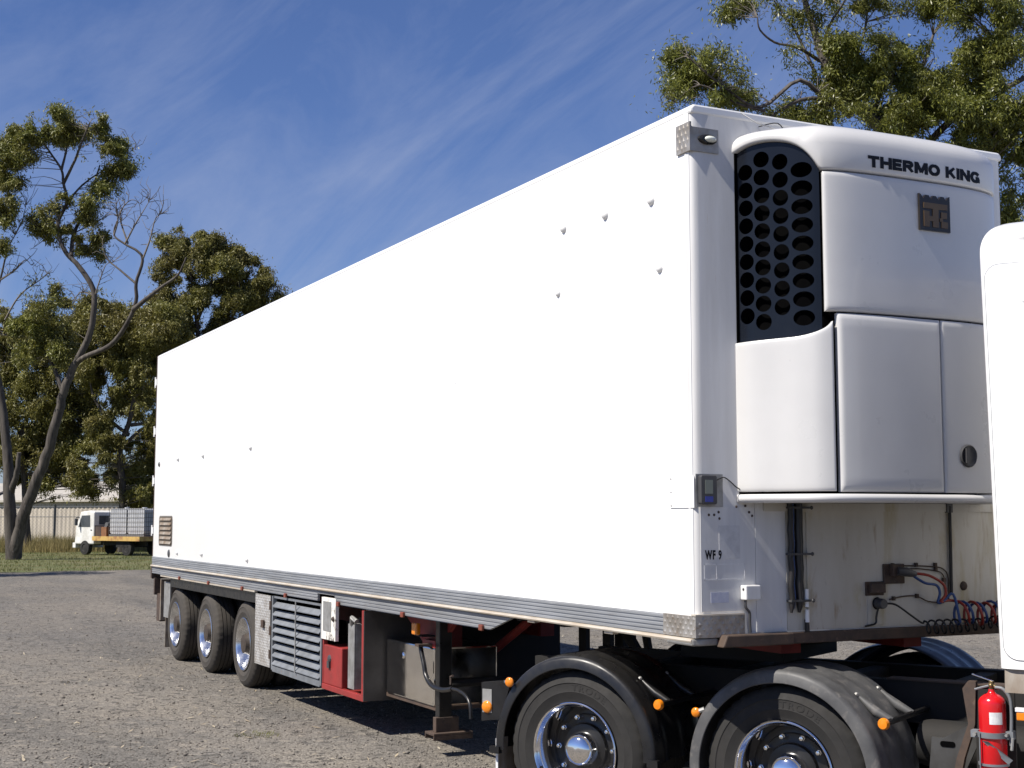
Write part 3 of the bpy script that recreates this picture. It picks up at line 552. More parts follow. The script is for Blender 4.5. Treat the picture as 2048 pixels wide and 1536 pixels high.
# ---------------------------------------------------------------- wheels
def tyre_mb(R=.475, w=.27, y0=0.0, n=120):
    lug = 2
    prof = [(.289, .03), (.292, .012), (.305, .004), (.345, -.004), (.350, -.007), (.356, -.005), (.400, -.006), (.405, -.010), (.412, -.006), (R - .035, .006), (R - .018, .018), (R - .006, .030), (R, .045)]
    g0 = .045
    for gy in (.088, .135, .182):
        prof += [(R, gy - .006), (R - .012, gy - .004), (R - .012, gy + .004), (R, gy + .006)]
    half = prof[:13]; prof += [(r, w - h) for r, h in half[::-1]]
    sh_ = {10, 11, 12, len(prof) - 11, len(prof) - 12, len(prof) - 13}
    return MB().lathe([(r, h + y0) for r, h in prof], (0, 0, 0), 'y', n, fn=lambda i, j, r: r - (.007 if (i in sh_ and j % 3 == 0) else 0))
def make_wheel(kind, parent, loc, rz, label=None):
    # axle hub object is the wheel disc; outer face at y=0, inward is +y
    if kind == 'drive':
        disc = MB().lathe([(.262, .165), (.24, .172), (.205, .165), (.20, .155), (.16, .155), (.15, .150), (.145, .12), (.12, .115), (.0, .115)], n=48)
        wh = build('wheel', disc, 'black', parent, smooth=35); wh.location = loc; wh.rotation_euler = (0, 0, rz)
        rim = MB().lathe([(.284, .030), (.290, .004), (.291, -.006), (.286, -.010), (.279, -.006), (.276, .006), (.266, .016), (.258, .04), (.246, .08), (.234, .12), (.228, .150), (.222, .168)], n=72)
        build('rim', rim, 'chrome', wh, smooth=50)
        build('hub_cap', MB().lathe([(.099, .118), (.101, .112), (.096, .105), (.095, .060), (.093, .048), (.086, .034), (.073, .022), (.052, .013), (.028, .008), (0, .006)], n=40), 'chrome', wh, smooth=60)
        nb = MB().lathe([(.0165, 0), (.0165, -.022), (.012, -.026), (.012, -.04), (0, -.042)], n=6)
        nut = build('wheel_nut', nb, 'chrome', wh); nut.location = (.19, .156, 0)
        for k in range(1, 10):
            c = nut.copy(); COL.objects.link(c); c.parent = wh; a = 2 * PI * k / 10; c.location = (.19 * math.cos(a), .156, .19 * math.sin(a))
        build('tyre', tyre_mb(), 'rubber', wh, smooth=35); build('inner_tyre', tyre_mb(y0=.315), 'rubber', wh, smooth=35)
        # raised sidewall lettering
        vs, fs = text_mesh('TRODE', .052, .0012, .001, 1.25, 1.25); tw_ = max(v[0] for v in vs); mb = MB(); vv = []
        for x, y, z in vs:
            a = math.radians(92) - (x / .375) ; r = .365 + y - .005; vv.append((r * math.cos(a), -.0068 + z * .5, r * math.sin(a)))
        mb.add(vv, fs); build('sidewall_lettering', mb, 'rubber', wh)
    else:
        disc = MB().lathe([(.212, .150), (.21, .160), (.20, .150), (.15, .146), (.145, .10), (.12, .06), (.105, .02), (.10, -.005), (.06, -.012), (.0, -.012)], n=40)
        wh = build('wheel', disc, 'hubbrown', parent, smooth=35); wh.location = loc; wh.rotation_euler = (0, 0, rz)
        rim = MB().lathe([(.286, .030), (.291, .004), (.291, -.006), (.285, -.010), (.277, -.004), (.270, .010), (.258, .04), (.238, .09), (.222, .135), (.205, .155)], n=64)
        build('rim', rim, 'alloy', wh, smooth=50)
        nb = MB().lathe([(.0165, 0), (.0165, -.03), (0, -.03)], n=6)
        nut = build('wheel_nut', nb, 'alloy', wh); nut.location = (.168, .150, 0)
        for k in range(1, 10):
            c = nut.copy(); COL.objects.link(c); c.parent = wh; a = 2 * PI * k / 10; c.location = (.168 * math.cos(a), .150, .168 * math.sin(a))
        build('tyre', tyre_mb(), 'rubdust', wh, smooth=35); build('inner_tyre', tyre_mb(y0=.315), 'rubdust', wh, smooth=35)
    return wh

# ---------------------------------------------------------------- refrigerated trailer
TO = Vector((-6.7, 1.25, 0))
T = empty('refrigerated_trailer', TO); tag(T, 'long white refrigerated semi trailer with black condenser grille at its front', 'trailer')
def tr(name, mb, m, parent=None, **k): return build(name, mb, m, parent or T, off=TO, **k)
L = 13.46; W = 2.37; ZT = 4.18; ZB = 1.335
body = tr('body', MB().prism(rbox2(0.0, W, 1.22, ZT, .045, 5), 'x', -L, -.02), 'white', smooth=40)
# front bulkhead with softly rounded corner posts
fr = MB(); prof = [(-.06, 0.0), (-.045, .0), (-.015, .008), (-.004, .025), (0, .05)]
pl = [(x, y) for x, y in prof] + [(0, W - .05), (-.004, W - .025), (-.015, W - .008), (-.06, W)]
tr('front_wall', MB().prism([(x + .004, y if 0 < y < W else (y - .004 if y == 0 else y + .004)) for x, y in pl], 'z', 1.22, ZT - .035), 'white_front', smooth=40)
tr('roof_cap', MB().prism([(-.002, ZT - .05), (-.002, ZT - .02), (.02, ZT + .003), (W - .02, ZT + .003), (W + .002, ZT - .02), (W + .002, ZT - .05)], 'x', -L - .01, .010), 'white', bevel=.012)
# side-wall joint strip along the top and odd repaired streak
# rail along the bottom: ribbed aluminium extrusion
def ribprof(y0, z0, z1, ribs, d, t):
    P = [(y0 + .01, z0), (y0, z0)]; h = (z1 - z0) / ribs
    for i in range(ribs):
        a = z0 + i * h; P += [(y0, a + h * .15), (y0 - d, a + h * .22), (y0 - d, a + h * .72), (y0, a + h * .80)]
    P += [(y0, z1), (y0 + t, z1), (y0 + t, z0)]; return P[1:]
tr('side_rail', MB().prism(ribprof(-.008, 1.218, 1.335, 5, .006, .03), 'x', -L, -.305), 'alu')
tr('rail_lip', MB().prism([(-.012, 1.198), (-.032, 1.196), (-.036, 1.205), (-.030, 1.215), (-.012, 1.218), (.02, 1.218), (.02, 1.198)], 'x', -L, -.005), 'lip')
# skirt below the rail in lengths, with the cut-out and raked front end
def skirt(x0, x1, z0, z1, slope=None, nm='skirt_panel'):
    P = ribprof(-.006, z0, z1, 4, .005, .02)
    mb = MB().prism(P, 'x', x0, x1)
    if slope is not None:
        mb.v = [((x + (slope * (z - z0) / (z1 - z0)) if x > x1 - 1e-6 else x), y, z) for x, y, z in mb.v]
    return tr(nm, mb, 'skirt')
skirt(-L, -12.95, 1.098, 1.195); skirt(-12.947, -6.28, 1.090, 1.195); skirt(-6.277, -5.80, 1.160, 1.195); skirt(-5.797, -2.56, 1.084, 1.195, slope=.38)
tr('skirt_edge', MB().box(-12.9, -8.36, -.015, .02, 1.074, 1.0895), 'lip')
for x in (-11.77, -10.29, -8.82, -7.24, -5.79 + .12, -4.136, -2.66):
    tr('marker_lamp', MB().box(x - .03, x + .03, -.034, -.012, 1.072, 1.115), 'redlens', bevel=.006)
for x in (-1.9, -.9): tr('lip_bracket', MB().box(x - .05, x + .05, -.02, .02, 1.180, 1.196), 'lip')
# chequer plate bumpers at the front corner
def treadplate(mb, a, b, c, nx, nz, fn, d=.004):
    for i in range(nx):
        for j in range(nz):
            for s in (0, 1):
                u0 = (i + .25 + .5 * s) / nx; v0 = (j + .25 + .5 * s) / nz; hu, hv = .30 / nx, .30 / nz
                q = [fn(u0 - hu, v0, 0), fn(u0, v0 - hv, 0), fn(u0 + hu, v0, 0), fn(u0, v0 + hv, 0), fn(u0, v0, d)]
                mb.add(q, [(0, 1, 4), (1, 2, 4), (2, 3, 4), (3, 0, 4)])
mb = MB().box(-.305, .016, -.016, -.004, 1.222, 1.338).box(.0045, .016, -.004, .31, 1.222, 1.338)
treadplate(mb, 0, 0, 0, 6, 2, lambda u, v, d: (-.30 + u * .31, -.0162 - d, 1.225 + v * .11)); treadplate(mb, 0, 0, 0, 6, 2, lambda u, v, d: (.0162 + d, .0 + u * .305, 1.225 + v * .11))
tr('corner_tread_plate', mb, 'tread')
tr('corner_plate_edge', MB().box(-.02, .022, -.02, .305, 1.339, 1.348), 'lip')
# nosing under the front corner and the front edge members
tr('corner_nosing', MB().prism([(.0, -.03), (-.25, -.032), (-.25, .10), (.004, .14), (.012, .03)], 'z', 1.178, 1.2165), 'galv', bevel=.01)
tr('front_step', MB().prism([(.12, 1.17), (.15, 1.235), (.60, 1.235), (.60, 1.17)], 'x', .006, .075), 'rust', bevel=.008)
tr('front_beam', MB().box(-.15, .03, .601, 2.33, 1.168, 1.232), 'rust', bevel=.006)
# front lower panel under the refrigeration unit (weathered)
tr('lower_panel', MB().box(.0045, .010, .605, 2.36, 1.24, 1.955), 'dirty')
tr('lower_panel_rail', MB().box(.0105, .022, .45, 2.2, 1.905, 1.952), 'dirty')
tr('painted_sun_strip', MB().box(.0045, .0085, .395, .602, 1.24, 1.955), 'white_front')  # paler sheet puts the grazing sunlight on this end into the colour
tr('corner_post_cover', MB().box(.0045, .0075, .03, .392, 1.36, 1.93), 'white_front')
# side wall fittings
for x, z, r in ((-1.464, 3.751, .034), (-.933, 3.735, .034), (-.407, 3.717, .034), (-1.542, 3.334, .028), (-.324, 3.301, .03), (-8.645, 2.652, .038), (-10.74, 2.648, .038), (-12.063, 2.656, .038), (-8.702, 1.419, .038), (-10.709, 1.434, .038), (-11.996, 1.418, .034)):
    tr('rivet_cap', MB().dome((x, 0, z), (0, -1, 0), r, r * .75, 12, 4), 'white', smooth=60)
tr('side_stud', MB().dome((-13.19, 0, 2.615), (0, -1, 0), .035, .02), 'device'); tr('side_stud', MB().dome((-12.48, 0, 1.394), (0, -1, 0), .055, .02), 'device')
v_in = tr('side_vent', MB().prism(rbox2(-13.11, -12.32, 1.497, 1.89, .05, 4), 'y', -.004, .002), 'ventbrown')
tr('vent_frame', MB().prism(rbox2(-13.12, -12.31, 1.487, 1.900, .055, 4), 'y', -.002, .003), 'galv', v_in)
for k in range(6):
    z = 1.52 + k * .0635
    tr('vent_slat', MB().add([(-13.05, -.005, z + .034), (-12.38, -.005, z + .034), (-12.38, -.016, z), (-13.05, -.016, z), (-13.05, -.003, z + .028), (-12.38, -.003, z + .028), (-12.38, -.014, z - .004), (-13.05, -.014, z - .004)], [(0, 1, 2, 3), (7, 6, 5, 4), (3, 2, 6, 7), (0, 3, 7, 4), (1, 5, 6, 2)]), 'mudflap', v_in)
# rear frame, door hinges
tr('rear_frame', MB().box(-L - .05, -L - .001, .0, W, 1.02, ZT - .005).box(-L - .07, -L + .0, -.012, .05, 1.03, 1.22), 'rust')
for z in (3.75, 3.05, 2.35, 1.65):
    tr('door_hinge', MB().box(-L - .06, -L + .004, -.014, -.003, z, z + .09).tube([(-L - .055, -.012, z - .03), (-L - .055, -.012, z + .12)], .012, 8), 'white')
tr('door', MB().box(-L - .10, -L - .052, .03, W - .03, 1.25, ZT - .05), 'white')
tr('side_decal', MB().box(-3.19, -3.185, -.0008, .001, 2.876, 2.886).box(-3.178, -3.160, -.0008, .001, 2.878, 2.886).box(-3.176, -3.171, -.0008, .001, 2.872, 2.882), 'stick')
tr('side_plate', MB().box(-.238, .0, -.0055, .001, 1.924, 2.094), 'white')
for z in (1.935, 2.01, 2.085): tr('plate_screw', MB().dome((-.238 + .012, -.0055, z), (0, -1, 0), .005, .003, 8, 3), 'device')
# clearance lamp at the top front corner
mb = MB().box(-.126, .012, -.012, -.001, 3.912, 4.078).box(.0045, .012, -.001, .182, 3.912, 4.05)
treadplate(mb, 0, 0, 0, 3, 2, lambda u, v, d: (-.12 + u * .12, -.0122 - d, 3.92 + v * .15))
cl = tr('lamp_bracket', mb, 'tread')
tr('clearance_lamp', MB().lathe([(.047, 0), (.045, .012), (.034, .02), (0, .022)], (0, 0, 0), 'x', 20), 'black', cl)
bpy.context.view_layer.update()
o = cl.children[0]; TM = Matrix.Translation(-TO); TI = Matrix.Translation(TO); o.data.transform(TM @ Matrix.Translation((.012, .105, 3.985)) @ Matrix.Diagonal((1, 1.35, .62, 1)) @ TI)
lm = MB().dome((0, 0, 0), (1, 0, 0), .032, .025, 16, 5); o2 = tr('lens', lm, 'lens', cl, smooth=60); o2.data.transform(TM @ Matrix.Translation((.028, .115, 3.985)) @ Matrix.Diagonal((1, 1.25, .6, 1)) @ TI)
# temperature recorder and wires on the front corner post
dv = tr('temperature_recorder', MB().prism(rbox2(.012, .118, 1.942, 2.10, .012, 3), 'x', .012, .045), 'device', bevel=.004)
tr('recorder_screen', MB().box(.0452, .047, .038, .088, 2.00, 2.075), 'lcd', dv); tr('recorder_label', MB().box(.0452, .0475, .038, .088, 1.955, 1.985), 'bluelab', dv)
tr('recorder_plate', MB().box(.008, .0115, .0, .178, 1.928, 2.108), 'galv')
tr('recorder_cable', MB().tube(catmull([(.03, .118, 2.07), (.03, .15, 2.085), (.025, .18, 2.09), (.02, .22, 2.07), (.02, .26, 2.04), (.02, .30, 2.02)], 4), .0035, 6), 'hblack')
for yy, z in ((.15, 1.90), (.12, 1.885), (.085, 1.885), (.155, 1.865), (.27, 1.93), (.33, 1.935), (.355, 1.90), (.375, 1.88)): tr('post_bolt', MB().dome((.0075, yy, z), (1, 0, 0), .008, .005, 8, 3), 'rust')
tr('side_post_patch', MB().box(.0078, .0095, .150, .289, 1.645, 1.827), 'stick')
tr('removed_sign_outline', MB().box(.0078, .009, .05, .32, 1.614, 1.618).box(.0078, .009, .05, .32, 1.53, 1.535).box(.0078, .009, .05, .053, 1.53, 1.618).box(.0078, .009, .13, .133, 1.53, 1.618).box(.0078, .009, .317, .32, 1.53, 1.618), 'label')
tr('rating_sticker', MB().box(.0078, .0095, .091, .209, 1.407, 1.464), 'stickb')
vs, fs = text_mesh('WF 9', .066, .0006, .0028, .62, 1.22)
tr('unit_number', MB().add([(.0092 + z, .058 + x, 1.645 + y) for x, y, z in vs], fs), 'ink')
jb = tr('junction_box', MB().box(.010, .065, .285, .385, 1.42, 1.50), 'paint_white_peel', bevel=.006)
jb.data.materials[0] = MT['white_front']
tr('box_knob', MB().dome((.04, .285, 1.478), (0, -1, 0), .008, .006, 8, 3), 'device', jb)
tr('conduit', MB().tube(catmull([(.03, .305, 1.42), (.03, .305, 1.38), (.03, .33, 1.35), (.025, .335, 1.30), (.022, .34, 1.24)], 4), .008, 6), 'device')
# vertical hoses under the unit
for yy, z1, r, m in ((.618, 1.34, .016, 'hblack'), (.634, 1.36, .009, 'hblue'), (.672, 1.34, .020, 'hblack'), (.693, 1.37, .010, 'hblack')):
    P = [(.035, yy + .004 * math.sin(3 * k + yy * 9), 1.95 - (1.95 - z1) * k / 8) for k in range(9)]
    tr('drain_hose', MB().tube(catmull(P, 2), [r] * 15 + [r * .85, r * .4], 8), m, smooth=60)
tr('white_conduit', MB().tube([(.035, .722, 1.47), (.035, .722, 1.37)], .013, 10).tube([(.035, .724, 1.355), (.035, .724, 1.285)], .013, 10), 'white', smooth=60)
tr('conduit_tail', MB().tube([(.03, .724, 1.30), (.03, .726, 1.235)], .014, 8), 'hblack')
for z in (1.92, 1.66, 1.40): tr('hose_clamp', MB().box(.010, .058, .60, .745, z, z + .012).dome((.058, .752, z + .006), (1, 0, 0), .012, .006, 8, 3), 'device')
tr('panel_seam_strip', MB().box(.010, .016, .745, .760, 1.24, 1.90), 'dirty')
tr('drain_cable', MB().tube([(.025, 1.824, 1.94), (.025, 1.822, 1.7), (.025, 1.818, 1.42)], .010, 8), 'hblack')
tr('cable_boss', MB().box(.010, .03, 1.80, 1.845, 1.90, 1.96), 'device')
tr('rusty_boss', MB().dome((.010, 1.93, 1.46), (1, 0, 0), .028, .02, 12, 4), 'rust')
tr('brake_line', MB().tube(catmull([(.02, 1.36, 1.585), (.02, 1.5, 1.588), (.02, 1.7, 1.578), (.02, 1.77, 1.56), (.02, 1.80, 1.51), (.02, 1.80, 1.38)], 4), .004, 6), 'rust')
tr('brake_line', MB().tube(catmull([(.02, 1.40, 1.568), (.02, 1.55, 1.57), (.02, 1.7, 1.555), (.02, 1.755, 1.535), (.02, 1.775, 1.48), (.02, 1.775, 1.37)], 4), .004, 6), 'rust')
tr('brake_line', MB().tube(catmull([(.02, 1.34, 1.395), (.02, 1.45, 1.41), (.02, 1.55, 1.408), (.02, 1.64, 1.375), (.02, 1.76, 1.365)], 4), .004, 6), 'rust')
for yy, z in ((1.37, 1.592), (1.55, 1.592), (1.70, 1.59), (1.702, 1.565), (1.765, 1.50), (1.55, 1.41), (1.37, 1.40), (1.72, 1.37)): tr('line_clip', MB().box(.012, .03, yy - .008, yy + .008, z - .012, z + .012), 'rust')
cb = tr('coupling_bracket', MB().box(.010, .022, 1.165, 1.30, 1.42, 1.50).box(.010, .022, 1.30, 1.46, 1.485, 1.60).box(.022, .05, 1.18, 1.29, 1.435, 1.49).box(.022, .06, 1.34, 1.40, 1.53, 1.60), 'rust', bevel=.004)
tr('socket', MB().lathe([(.0, .06), (.026, .06), (.03, .05), (.03, 0), (.036, 0), (.036, -.0), (0, -.0)], (.022, 1.245, 1.375), 'x', 16), 'device', cb)
tr('socket_loom', MB().tube(catmull([(.04, 1.235, 1.35), (.03, 1.23, 1.30), (.03, 1.22, 1.26), (.025, 1.15, 1.247)], 4), .006, 6), 'hblack', cb)
tr('bracket_backing', MB().box(.0105, .016, 1.18, 1.30, 1.255, 1.42), 'dirty', cb)
tr('glad_hand', MB().tube([(.06, 1.37, 1.56), (.075, 1.42, 1.555), (.075, 1.49, 1.54)], [.024, .028, .018], 10), 'device', cb, smooth=50)
# refrigeration unit -----------------------------------------------------------
PL = catmull([(0, .285), (.10, .322), (.22, .400), (.34, .478), (.42, .56), (.466, .70), (.486, .95), (.49, 1.25), (.487, 1.48), (.470, 1.66), (.442, 1.78), (.39, 1.885), (.27, 1.98), (.13, 2.05), (0, 2.085)] and
  [(a, b, 0) for a, b in ((0, .285), (.10, .322), (.22, .400), (.34, .478), (.42, .56), (.466, .70), (.486, .95), (.49, 1.25), (.487, 1.48), (.470, 1.66), (.442, 1.78), (.39, 1.885), (.27, 1.98), (.13, 2.05), (0, 2.085))], 6)
NPn = len(PL)
def pnorm(i):
    d = PL[min(i + 1, NPn - 1)] - PL[max(i - 1, 0)]; n = Vector((d.y, -d.x, 0)); return n.normalized()
cum = [0]
for i in range(1, NPn): cum.append(cum[-1] + (PL[i] - PL[i - 1]).length)
def plan(s, off=0.0):
    s = min(max(s, 0), cum[-1]); i = 0
    while i < NPn - 2 and cum[i + 1] < s: i += 1
    t = (s - cum[i]) / (cum[i + 1] - cum[i]); n = (pnorm(i) * (1 - t) + pnorm(i + 1) * t).normalized()
    return PL[i].lerp(PL[i + 1], t) + n * off
def s_at_y(y):
    for i in range(NPn - 1):
        if PL[i].y <= y <= PL[i + 1].y: return cum[i] + (cum[i + 1] - cum[i]) * (y - PL[i].y) / (PL[i + 1].y - PL[i].y)
    return cum[-1]
def shell(s0, s1, z0f, z1f, off=0.0, th=.03, ns=28, nz=16, roll=.02, er=.035):
    """curved panel following the unit's plan; z0f/z1f functions of s; rolled edges"""
    mb = MB(); vs = []
    ss = [s0 + (s1 - s0) * (i / ns) for i in range(ns + 1)]
    # concentrate samples at the edges
    def dist_edge(t): return (1 - math.cos(PI * t)) / 2
    ss = [s0 + (s1 - s0) * dist_edge(i / ns) for i in range(ns + 1)]
    for i, s in enumerate(ss):
        za, zb = z0f(s), z1f(s)
        for j in range(nz + 1):
            z = za + (zb - za) * dist_edge(j / nz); de = min(s - s0, s1 - s, z - za, zb - z)
            k = max(0, 1 - de / er); p = plan(s, off - roll * k * k); vs.append((p.x, p.y, z))
    n1 = nz + 1; fs = [(i * n1 + j, (i + 1) * n1 + j, (i + 1) * n1 + j + 1, i * n1 + j + 1) for i in range(ns) for j in range(nz)]
    # skirt backwards around the border
    border = [(i, 0) for i in range(ns + 1)] + [(ns, j) for j in range(1, nz + 1)] + [(i, nz) for i in range(ns - 1, -1, -1)] + [(0, j) for j in range(nz - 1, 0, -1)]
    b0_ = len(vs)
    for (i, j) in border:
        s = ss[i]; za, zb = z0f(s), z1f(s); z = za + (zb - za) * dist_edge(j / nz); p = plan(s, off - roll - th); vs.append((p.x, p.y, z))
    B = len(border)
    for k in range(B):
        i, j = border[k]; i2, j2 = border[(k + 1) % B]; fs.append((i * n1 + j, i2 * n1 + j2, b0_ + (k + 1) % B, b0_ + k))
    return mb.add(vs, fs)
S = cum[-1]; K_ = lambda v: (lambda s: v)
core = MB(); ring = [plan(S * i / 40, -.15) for i in range(41)]
core.prism([(max(p.x, .012), p.y) for p in ring], 'z', 1.99, 3.93).box(.0048, .0115, .292, 2.06, 1.99, 3.96)  # black backing plate added so the grille holes read as dark
U = tr('refrigeration_unit', core, 'shade_black')
sb = s_at_y(.565)          # where the black grille ends and the front panel begins
ZL = catmull([(-.1, 3.90, 0), (0, 3.925, 0), (.18, 3.955, 0), (.38, 3.967, 0), (.58, 3.955, 0), (.75, 3.92, 0), (.87, 3.868, 0), (.95, 3.815, 0), (1.0, 3.775, 0)], 6)
def zlow(s):
    return 3.775 if s >= sb else float(np.interp(s / sb, [p.x for p in ZL], [p.y for p in ZL]))
# top cover
vs = []; ns = 160; rows = []
for i in range(ns + 1):
    s = S * i / ns; zl = zlow(s); col = []
    col.append((plan(s, -.05), zl)); col.append((plan(s, -.006), zl)); col.append((plan(s, .004), zl + .004)); col.append((plan(s, .008), zl + .014))
    for k in range(9):
        a = PI / 2 * k / 8; col.append((plan(s, .008 - .17 * (1 - math.cos(a))), max(zl + .03, 3.925) + (4.06 - max(zl + .03, 3.925)) * math.sin(a)))
    q = plan(s, -.16); col.append((Vector((0.004, q.y, 0)), 4.075 if .02 < i / ns < .98 else 4.06)); col.append((Vector((0.004, q.y, 0)), 3.9))
    rows.append([(max(p.x, .004), p.y, z) for p, z in col])
m1 = len(rows[0]); mb = MB().add([v for r in rows for v in r], [(i * m1 + j, (i + 1) * m1 + j, (i + 1) * m1 + j + 1, i * m1 + j + 1) for i in range(ns) for j in range(m1 - 1)])
tr('top_cover', mb, 'unit', U, smooth=50)
tr('front_panel', shell(sb + .012, S - .004, K_(2.990), K_(3.766), .004, ns=48, er=.014, roll=.008), 'unit', U, smooth=60)
sv = s_at_y(.628); sv2 = s_at_y(1.345)
def ztopL(s):
    t = s / sv
    if t < .55: return 2.842 + .02 * t
    k = (t - .55) / .45; return 2.853 + .125 * (1 - math.sqrt(max(0, 1 - k * k))) 
tr('lower_side_panel', shell(0.0, sv - .016, K_(2.012), ztopL, .006, ns=48, nz=20, er=.012, roll=.006), 'unit', U, smooth=60)
tr('lower_front_panel', shell(sv + .010, sv2 - .003, K_(2.008), K_(2.980), .006, ns=40, er=.025, roll=.014), 'unit', U, smooth=60)
tr('lower_far_panel', shell(sv2 + .003, S - .004, K_(2.008), K_(2.978), .004, ns=30, er=.010, roll=.005), 'unit', U, smooth=60)
tr('bottom_ledge', shell(0.0, S, K_(1.950), K_(1.998), .022, th=.09, ns=60, nz=8, er=.022, roll=.018), 'unit', U, smooth=60)
tr('latch', MB().lathe([(0, .0), (.062, .0), (.066, .008), (.058, .016), (.05, .008), (.03, .004), (0, .004)], (plan(s_at_y(1.52), .004).x, 1.52, 2.217), 'x', 28), 'device', U, smooth=40)
tr('latch_handle', MB().box(.49, .512, 1.49, 1.515, 2.175, 2.26), 'device', U)
# honeycomb grille: curved shell with round holes
def zg0(q): return ztopL(q) + .003
gr = MB(); gn, gm = 30, 40; vs = []
for off_ in (-.020, -.029):
    for i in range(gn + 1):
        q = .012 + (sb - .016) * i / gn
        for j in range(gm + 1):
            z = zg0(q) + (zlow(q) - .004 - zg0(q)) * j / gm; p = plan(q, off_); vs.append((p.x, p.y, z))
gk = gm + 1; go = (gn + 1) * gk
fs = [(i * gk + j, (i + 1) * gk + j, (i + 1) * gk + j + 1, i * gk + j + 1) for i in range(gn) for j in range(gm)]
fs += [(go + a, go + d_, go + c, go + b) for a, b, c, d_ in fs]
for i in range(gn): fs += [(i * gk, go + i * gk, go + (i + 1) * gk, (i + 1) * gk), (i * gk + gm, (i + 1) * gk + gm, go + (i + 1) * gk + gm, go + i * gk + gm)]
for j in range(gm): fs += [(j, j + 1, go + j + 1, go + j), (gn * gk + j, go + gn * gk + j, go + gn * gk + j + 1, gn * gk + j + 1)]
gr.add(vs, fs)
gro = tr('side_grille', gr, 'gloss', U, smooth=40)
cut = MB(); colS = [s_at_y(.312) + .0, .0, .0, .0]
def hole(s, z, ra, rz):
    p = plan(s, 0); i = 0; pn = plan(s + .01, 0) - plan(s - .01, 0); t = pn.normalized(); n = Vector((t.y, -t.x, 0)); seg = 20; c = Vector((p.x, p.y, z))
    vs_ = [c + t * math.cos(2 * PI * k / seg) * ra + Vector((0, 0, math.sin(2 * PI * k / seg) * rz)) + n * d for d in (-.085, .03) for k in range(seg)]
    cut.add(vs_, [tuple(range(seg))[::-1], tuple(range(seg, 2 * seg))] + [(k, (k + 1) % seg, seg + (k + 1) % seg, seg + k) for k in range(seg)])
dz = .1003
s1_, s2_, s3_, s4_ = sb * .14, sb * .34, sb * .55, sb * .79
for k in range(10):
    if k < 9: hole(s1_, 3.81 - k * dz * 1.02, .046, .0455)
    hole(s2_, 3.872 - k * dz * 1.02, .046, .0455)
    if k < 9: hole(s3_, 3.845 - k * dz * 1.02, .0455, .0455)
    if k < 9: hole(s4_, 3.785 - k * dz * 1.03, .060, .0435)
co = tr('cutter', cut, 'gloss')
bm_ = gro.modifiers.new('holes', 'BOOLEAN'); bm_.object = co; bm_.operation = 'DIFFERENCE'; bm_.solver = 'EXACT'
bpy.context.view_layer.update(); dg = bpy.context.evaluated_depsgraph_get()
me = bpy.data.meshes.new_from_object(gro.evaluated_get(dg)); gro.modifiers.clear(); gro.data = me
print('grille faces', len(me.polygons))
cm_ = co.data; bpy.data.objects.remove(co); bpy.data.meshes.remove(cm_)
# lettering and emblem on the unit
ST = {'T': (1.0, [[(0, .87), (1, .87)], [(.5, 0), (.5, .74)]]), 'H': (1.02, [[(.13, 0), (.13, 1)], [(.89, 0), (.89, 1)], [(.26, .5), (.76, .5)]]), 'E': (.86, [[(.13, 0), (.13, 1)], [(.26, .87), (.84, .87)], [(.26, .5), (.78, .5)], [(.26, .13), (.86, .13)]]),
 'R': (1.02, [[(.13, 0), (.13, 1)], [(.26, .87), (.62, .87), (.80, .80), (.84, .70), (.80, .58), (.62, .50), (.26, .50)], [(.52, .46), (.90, 0)]]), 'M': (1.24, [[(.13, 0), (.13, 1)], [(1.11, 0), (1.11, 1)], [(.20, .97), (.62, .14)], [(1.04, .97), (.62, .14)]]),
 'O': (1.10, [[(.55 + .42 * math.cos(2 * PI * k / 20), .5 + .385 * math.sin(2 * PI * k / 20)) for k in range(21)]]), 'K': (1.02, [[(.13, 0), (.13, 1)], [(.22, .42), (.86, .99)], [(.40, .56), (.90, .02)]]), 'I': (.28, [[(.14, 0), (.14, 1)]]), 'N': (1.04, [[(.13, 0), (.13, 1)], [(.91, 0), (.91, 1)], [(.16, .92), (.88, .08)]]),
 'G': (1.08, [[(.54 + .42 * math.cos(a_), .5 + .385 * math.sin(a_)) for a_ in [math.radians(38 + 300 * k / 18) for k in range(19)]], [(.60, .42), (.97, .42)], [(.90, .06), (.90, .42)]])}
e_id = {}
def stroke_text(txt, thick=.29, gap=.11):
    polys = []; x = 0; e = 0; ci = 0
    for ch in txt:
        if ch == ' ': x += .50; continue
        w_, ss_ = ST[ch]; ci += 1
        for pl_ in ss_:
            for p0, p1 in zip(pl_, pl_[1:]):
                dx, dy = p1[0] - p0[0], p1[1] - p0[1]; l_ = math.hypot(dx, dy); nx_, ny_ = -dy / l_ * thick / 2, dx / l_ * thick / 2; ex = .03 if len(pl_) > 2 else 0; ax_, ay_ = dx / l_ * ex, dy / l_ * ex
                q = [(p0[0] - ax_ + nx_, p0[1] - ay_ + ny_), (p0[0] - ax_ - nx_, p0[1] - ay_ - ny_), (p1[0] + ax_ - nx_, p1[1] + ay_ - ny_), (p1[0] + ax_ + nx_, p1[1] + ay_ + ny_)]
                e += 1; polys.append((ch, [(x + a_, min(1, max(0, b_))) for a_, b_ in q], (e % 5) * .00012)); e_id[id(polys[-1][1])] = ci
        x += w_ + gap
    return polys, x - gap
pols, xm = stroke_text('THERMO KING'); k = .85 / xm
lt = {}
for ch, q, e in pols:
    key = round(min(a_ for a_, b_ in q) - 0, 3); vv = []
    for zz in (0.0, .0035 + e):
        for a_, b_ in q:
            yy = .848 + a_ * k; p = plan(s_at_y(yy), .0078 + zz); vv.append((p.x, p.y, 3.806 + b_ * .066))
    lt.setdefault(e_id[id(q)], MB()).add(vv, [(0, 1, 2, 3), (7, 6, 5, 4), (0, 4, 5, 1), (1, 5, 6, 2), (2, 6, 7, 3), (3, 7, 4, 0)])
